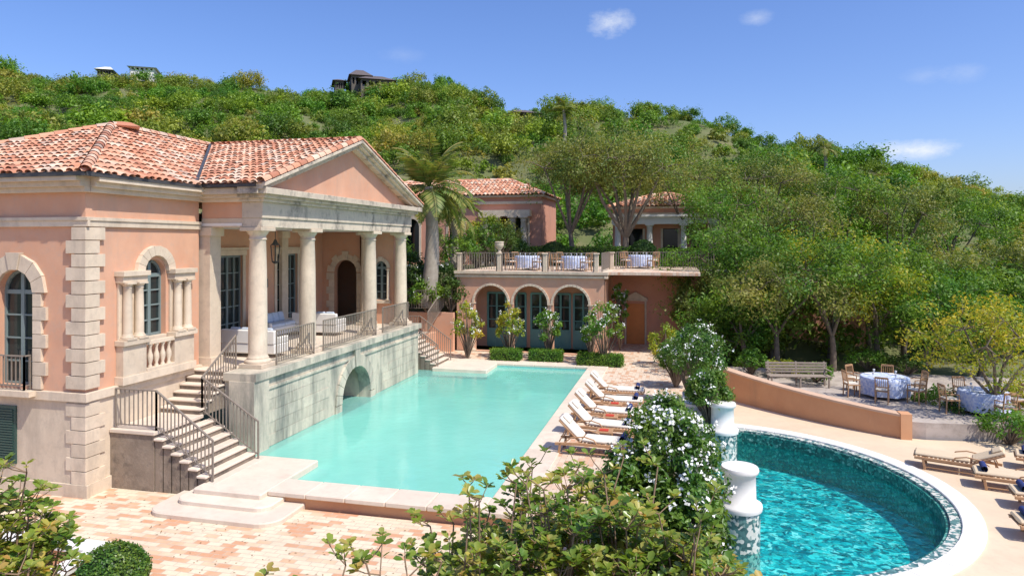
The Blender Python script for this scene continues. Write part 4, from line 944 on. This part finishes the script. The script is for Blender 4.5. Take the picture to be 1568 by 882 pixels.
def fore(name,loc,w,h,nt_,seed,L=.12,mat=L_fore,spike=0):
    e=empty(name); r=random.Random(seed); mb=MB(); C=[];D=[];Nn=[];Ls=[];RV=[]
    nb=max(4,nt_//5)
    def rosette(tip,axis,nl,Lk):
        rv0=r.random(); a0=r.random()*6.28
        for j in range(nl):
            a2=a0+j*2.4+r.uniform(-.3,.3); lift=r.uniform(-.15,.75)
            d=Vector((math.cos(a2),math.sin(a2),lift))+axis*.35; d.normalize()
            base=tip-axis*r.uniform(0,.07)
            nn=Vector((0,0,1))-Vector((d.x,d.y,0))*lift+Vector((r.gauss(0,.3),r.gauss(0,.3),0))
            C.append(base+d*.015);D.append(d);Nn.append(nn); Ls.append(Lk*r.uniform(.55,1.1)); RV.append(min(1,max(0,rv0*.55+r.random()*.45)) if r.random()>.03 else 1)
    for i in range(nb):
        a=r.random()*6.283; q=r.random()**.5; sp_=i<spike
        x=math.cos(a)*q*w*.8; y=math.sin(a)*q*w*.8; z=h*(1-.35*q*q)*r.uniform(.5,.86)
        if sp_: z=h*r.uniform(.88,.98)
        node=Vector((x,y,z)); b=Vector((x*.3,y*.3,z*.45)); m=b.lerp(node,.55)+Vector((r.uniform(-.1,.1),r.uniform(-.1,.1),0))
        mb.tube([(x*.05,y*.05,0),b,m,node],[.026,.02,.014,.010],5)
        for t in range(r.randint(4,6) if not sp_ else r.randint(2,3)):
            aa=r.random()*6.283; dv=Vector((math.cos(aa),math.sin(aa),r.uniform(.35,1.3)))*r.uniform(.12,.30); tip=node+dv
            md=node+dv*.5+Vector((dv.x,dv.y,0))*.12
            mb.tube([node,md,tip],[.009,.007,.005],4)
            rosette(tip,dv.normalized(),r.randint(6,10),L)
            if r.random()<.5: rosette(md,dv.normalized(),3,L*.8)
    mb.obj('stems',twig,e); Ls=np.array(Ls)
    link(bpy.data.objects.new('leaves',leaf_mesh('leaves',np.array([tuple(c) for c in C]),np.array([tuple(c) for c in D]),nrm(np.array([tuple(c) for c in Nn])),Ls,Ls*.62,mat,.12,True,np.array(RV))),e)
    e.location=loc
for i,(u,d,w,ht,n,sk_) in enumerate(((740,8.2,.95,2.75,210,3),(850,8.4,1.05,2.75,270,3),(960,8.8,1.0,2.75,260,2),(620,7.6,.85,2.25,170,4),(500,7.4,.85,2.05,130,4),(1040,8.6,.7,2.3,130,2),(400,7.2,.6,1.85,70,3),(800,9.8,1.0,2.3,150,2),(900,10.2,1.0,2.5,170,2),(1090,7.9,.5,2.3,45,2),(1160,7.4,.5,2.05,30,2),(690,9.2,.7,2.1,90,2))):
    x,y=at(KU(u),d); fore('foreground_shrub',(x,y,-.32),w,ht+.32,n,100+i,.13,spike=sk_)
for i,(u,d,w,ht,n) in enumerate(((15,9.3,.75,2.6,170),(62,9.6,.5,2.1,70),(-40,8.6,.7,2.5,100),(20,8.4,.6,1.9,80))):
    x,y=at(KU(u),d); fore('foreground_shrub',(x,y,-.32),w,ht+.32,n,140+i,.135,spike=2)
# ---------------------------------------------------------------- sky & sun
az=math.atan2(.82,-.40); el=math.radians(56)
w=bpy.data.worlds.new('World'); S.world=w; w.use_nodes=True; nt=w.node_tree; bg=nt.nodes['Background']
sk=N(nt,'ShaderNodeTexSky',sky_type='NISHITA'); sk.sun_disc=False; sk.sun_elevation=el; sk.sun_rotation=az; sk.air_density=1.0; sk.dust_density=1.3; sk.ozone_density=2.6
hs=N(nt,'ShaderNodeHueSaturation'); hs.inputs['Saturation'].default_value=1.12; hs.inputs['Value'].default_value=1.0; nt.links.new(sk.outputs[0],hs.inputs['Color'])
col=mixc(nt,1.0,hs.outputs[0],(1.0,1.03,1.33),'MULTIPLY'); tc=N(nt,'ShaderNodeTexCoord')
def cloud(col,u,v,wu,wv,amt,sc=14):
    k=KU(u); dv=Vector((k*cT-sT,k*sT+cT,(372-v)/F)); dv.normalize()
    sub=N(nt,'ShaderNodeVectorMath',operation='SUBTRACT'); nt.links.new(tc.outputs['Generated'],sub.inputs[0]); sub.inputs[1].default_value=dv
    mu=N(nt,'ShaderNodeVectorMath',operation='MULTIPLY'); nt.links.new(sub.outputs[0],mu.inputs[0]); mu.inputs[1].default_value=(F/wu,F/wu,F/wv)
    ln=N(nt,'ShaderNodeVectorMath',operation='LENGTH'); nt.links.new(mu.outputs[0],ln.inputs[0])
    r=ramp(nt,ln.outputs['Value'],[(0.,1.),(1.,0.)])
    nz=noise_n(nt,sc,8,.72,(1,1,1.8),tc.outputs['Generated'])
    m=N(nt,'ShaderNodeMath',operation='MULTIPLY'); nt.links.new(r.outputs[0],m.inputs[0]); nt.links.new(nz,m.inputs[1])
    r2=ramp(nt,m.outputs[0],[(.18,0.),(.6,amt)])
    return mixc(nt,r2.outputs[0],col,(6.5,6.8,7.2))
for c in((935,36,60,34,.75,32),(1157,28,40,18,.3,34),(1395,230,90,24,1.,24),(1475,112,50,22,.18,30),(1415,116,50,20,.14,30),(615,85,60,22,.1,30)): col=cloud(col,*c)
nt.links.new(col,bg.inputs[0]); bg.inputs[1].default_value=.145
sd=bpy.data.lights.new('sun','SUN'); sd.energy=5.0; sd.angle=math.radians(.5); sd.color=(1,.95,.86); so=link(bpy.data.objects.new('sun',sd))
v=Vector((math.sin(az)*math.cos(el),math.cos(az)*math.cos(el),math.sin(el))); so.rotation_euler=v.to_track_quat('Z','Y').to_euler()
cam=bpy.data.cameras.new('camera'); cam.lens=24; cam.sensor_width=36; cam.shift_y=-69/1568; cam.clip_end=4000; cam.clip_start=.1
co=link(bpy.data.objects.new('camera',cam)); co.location=(0,0,H); co.rotation_euler=(math.pi/2,0,TH); S.camera=co
S.view_settings.view_transform='Standard'; S.view_settings.look='None'; S.view_settings.exposure=0
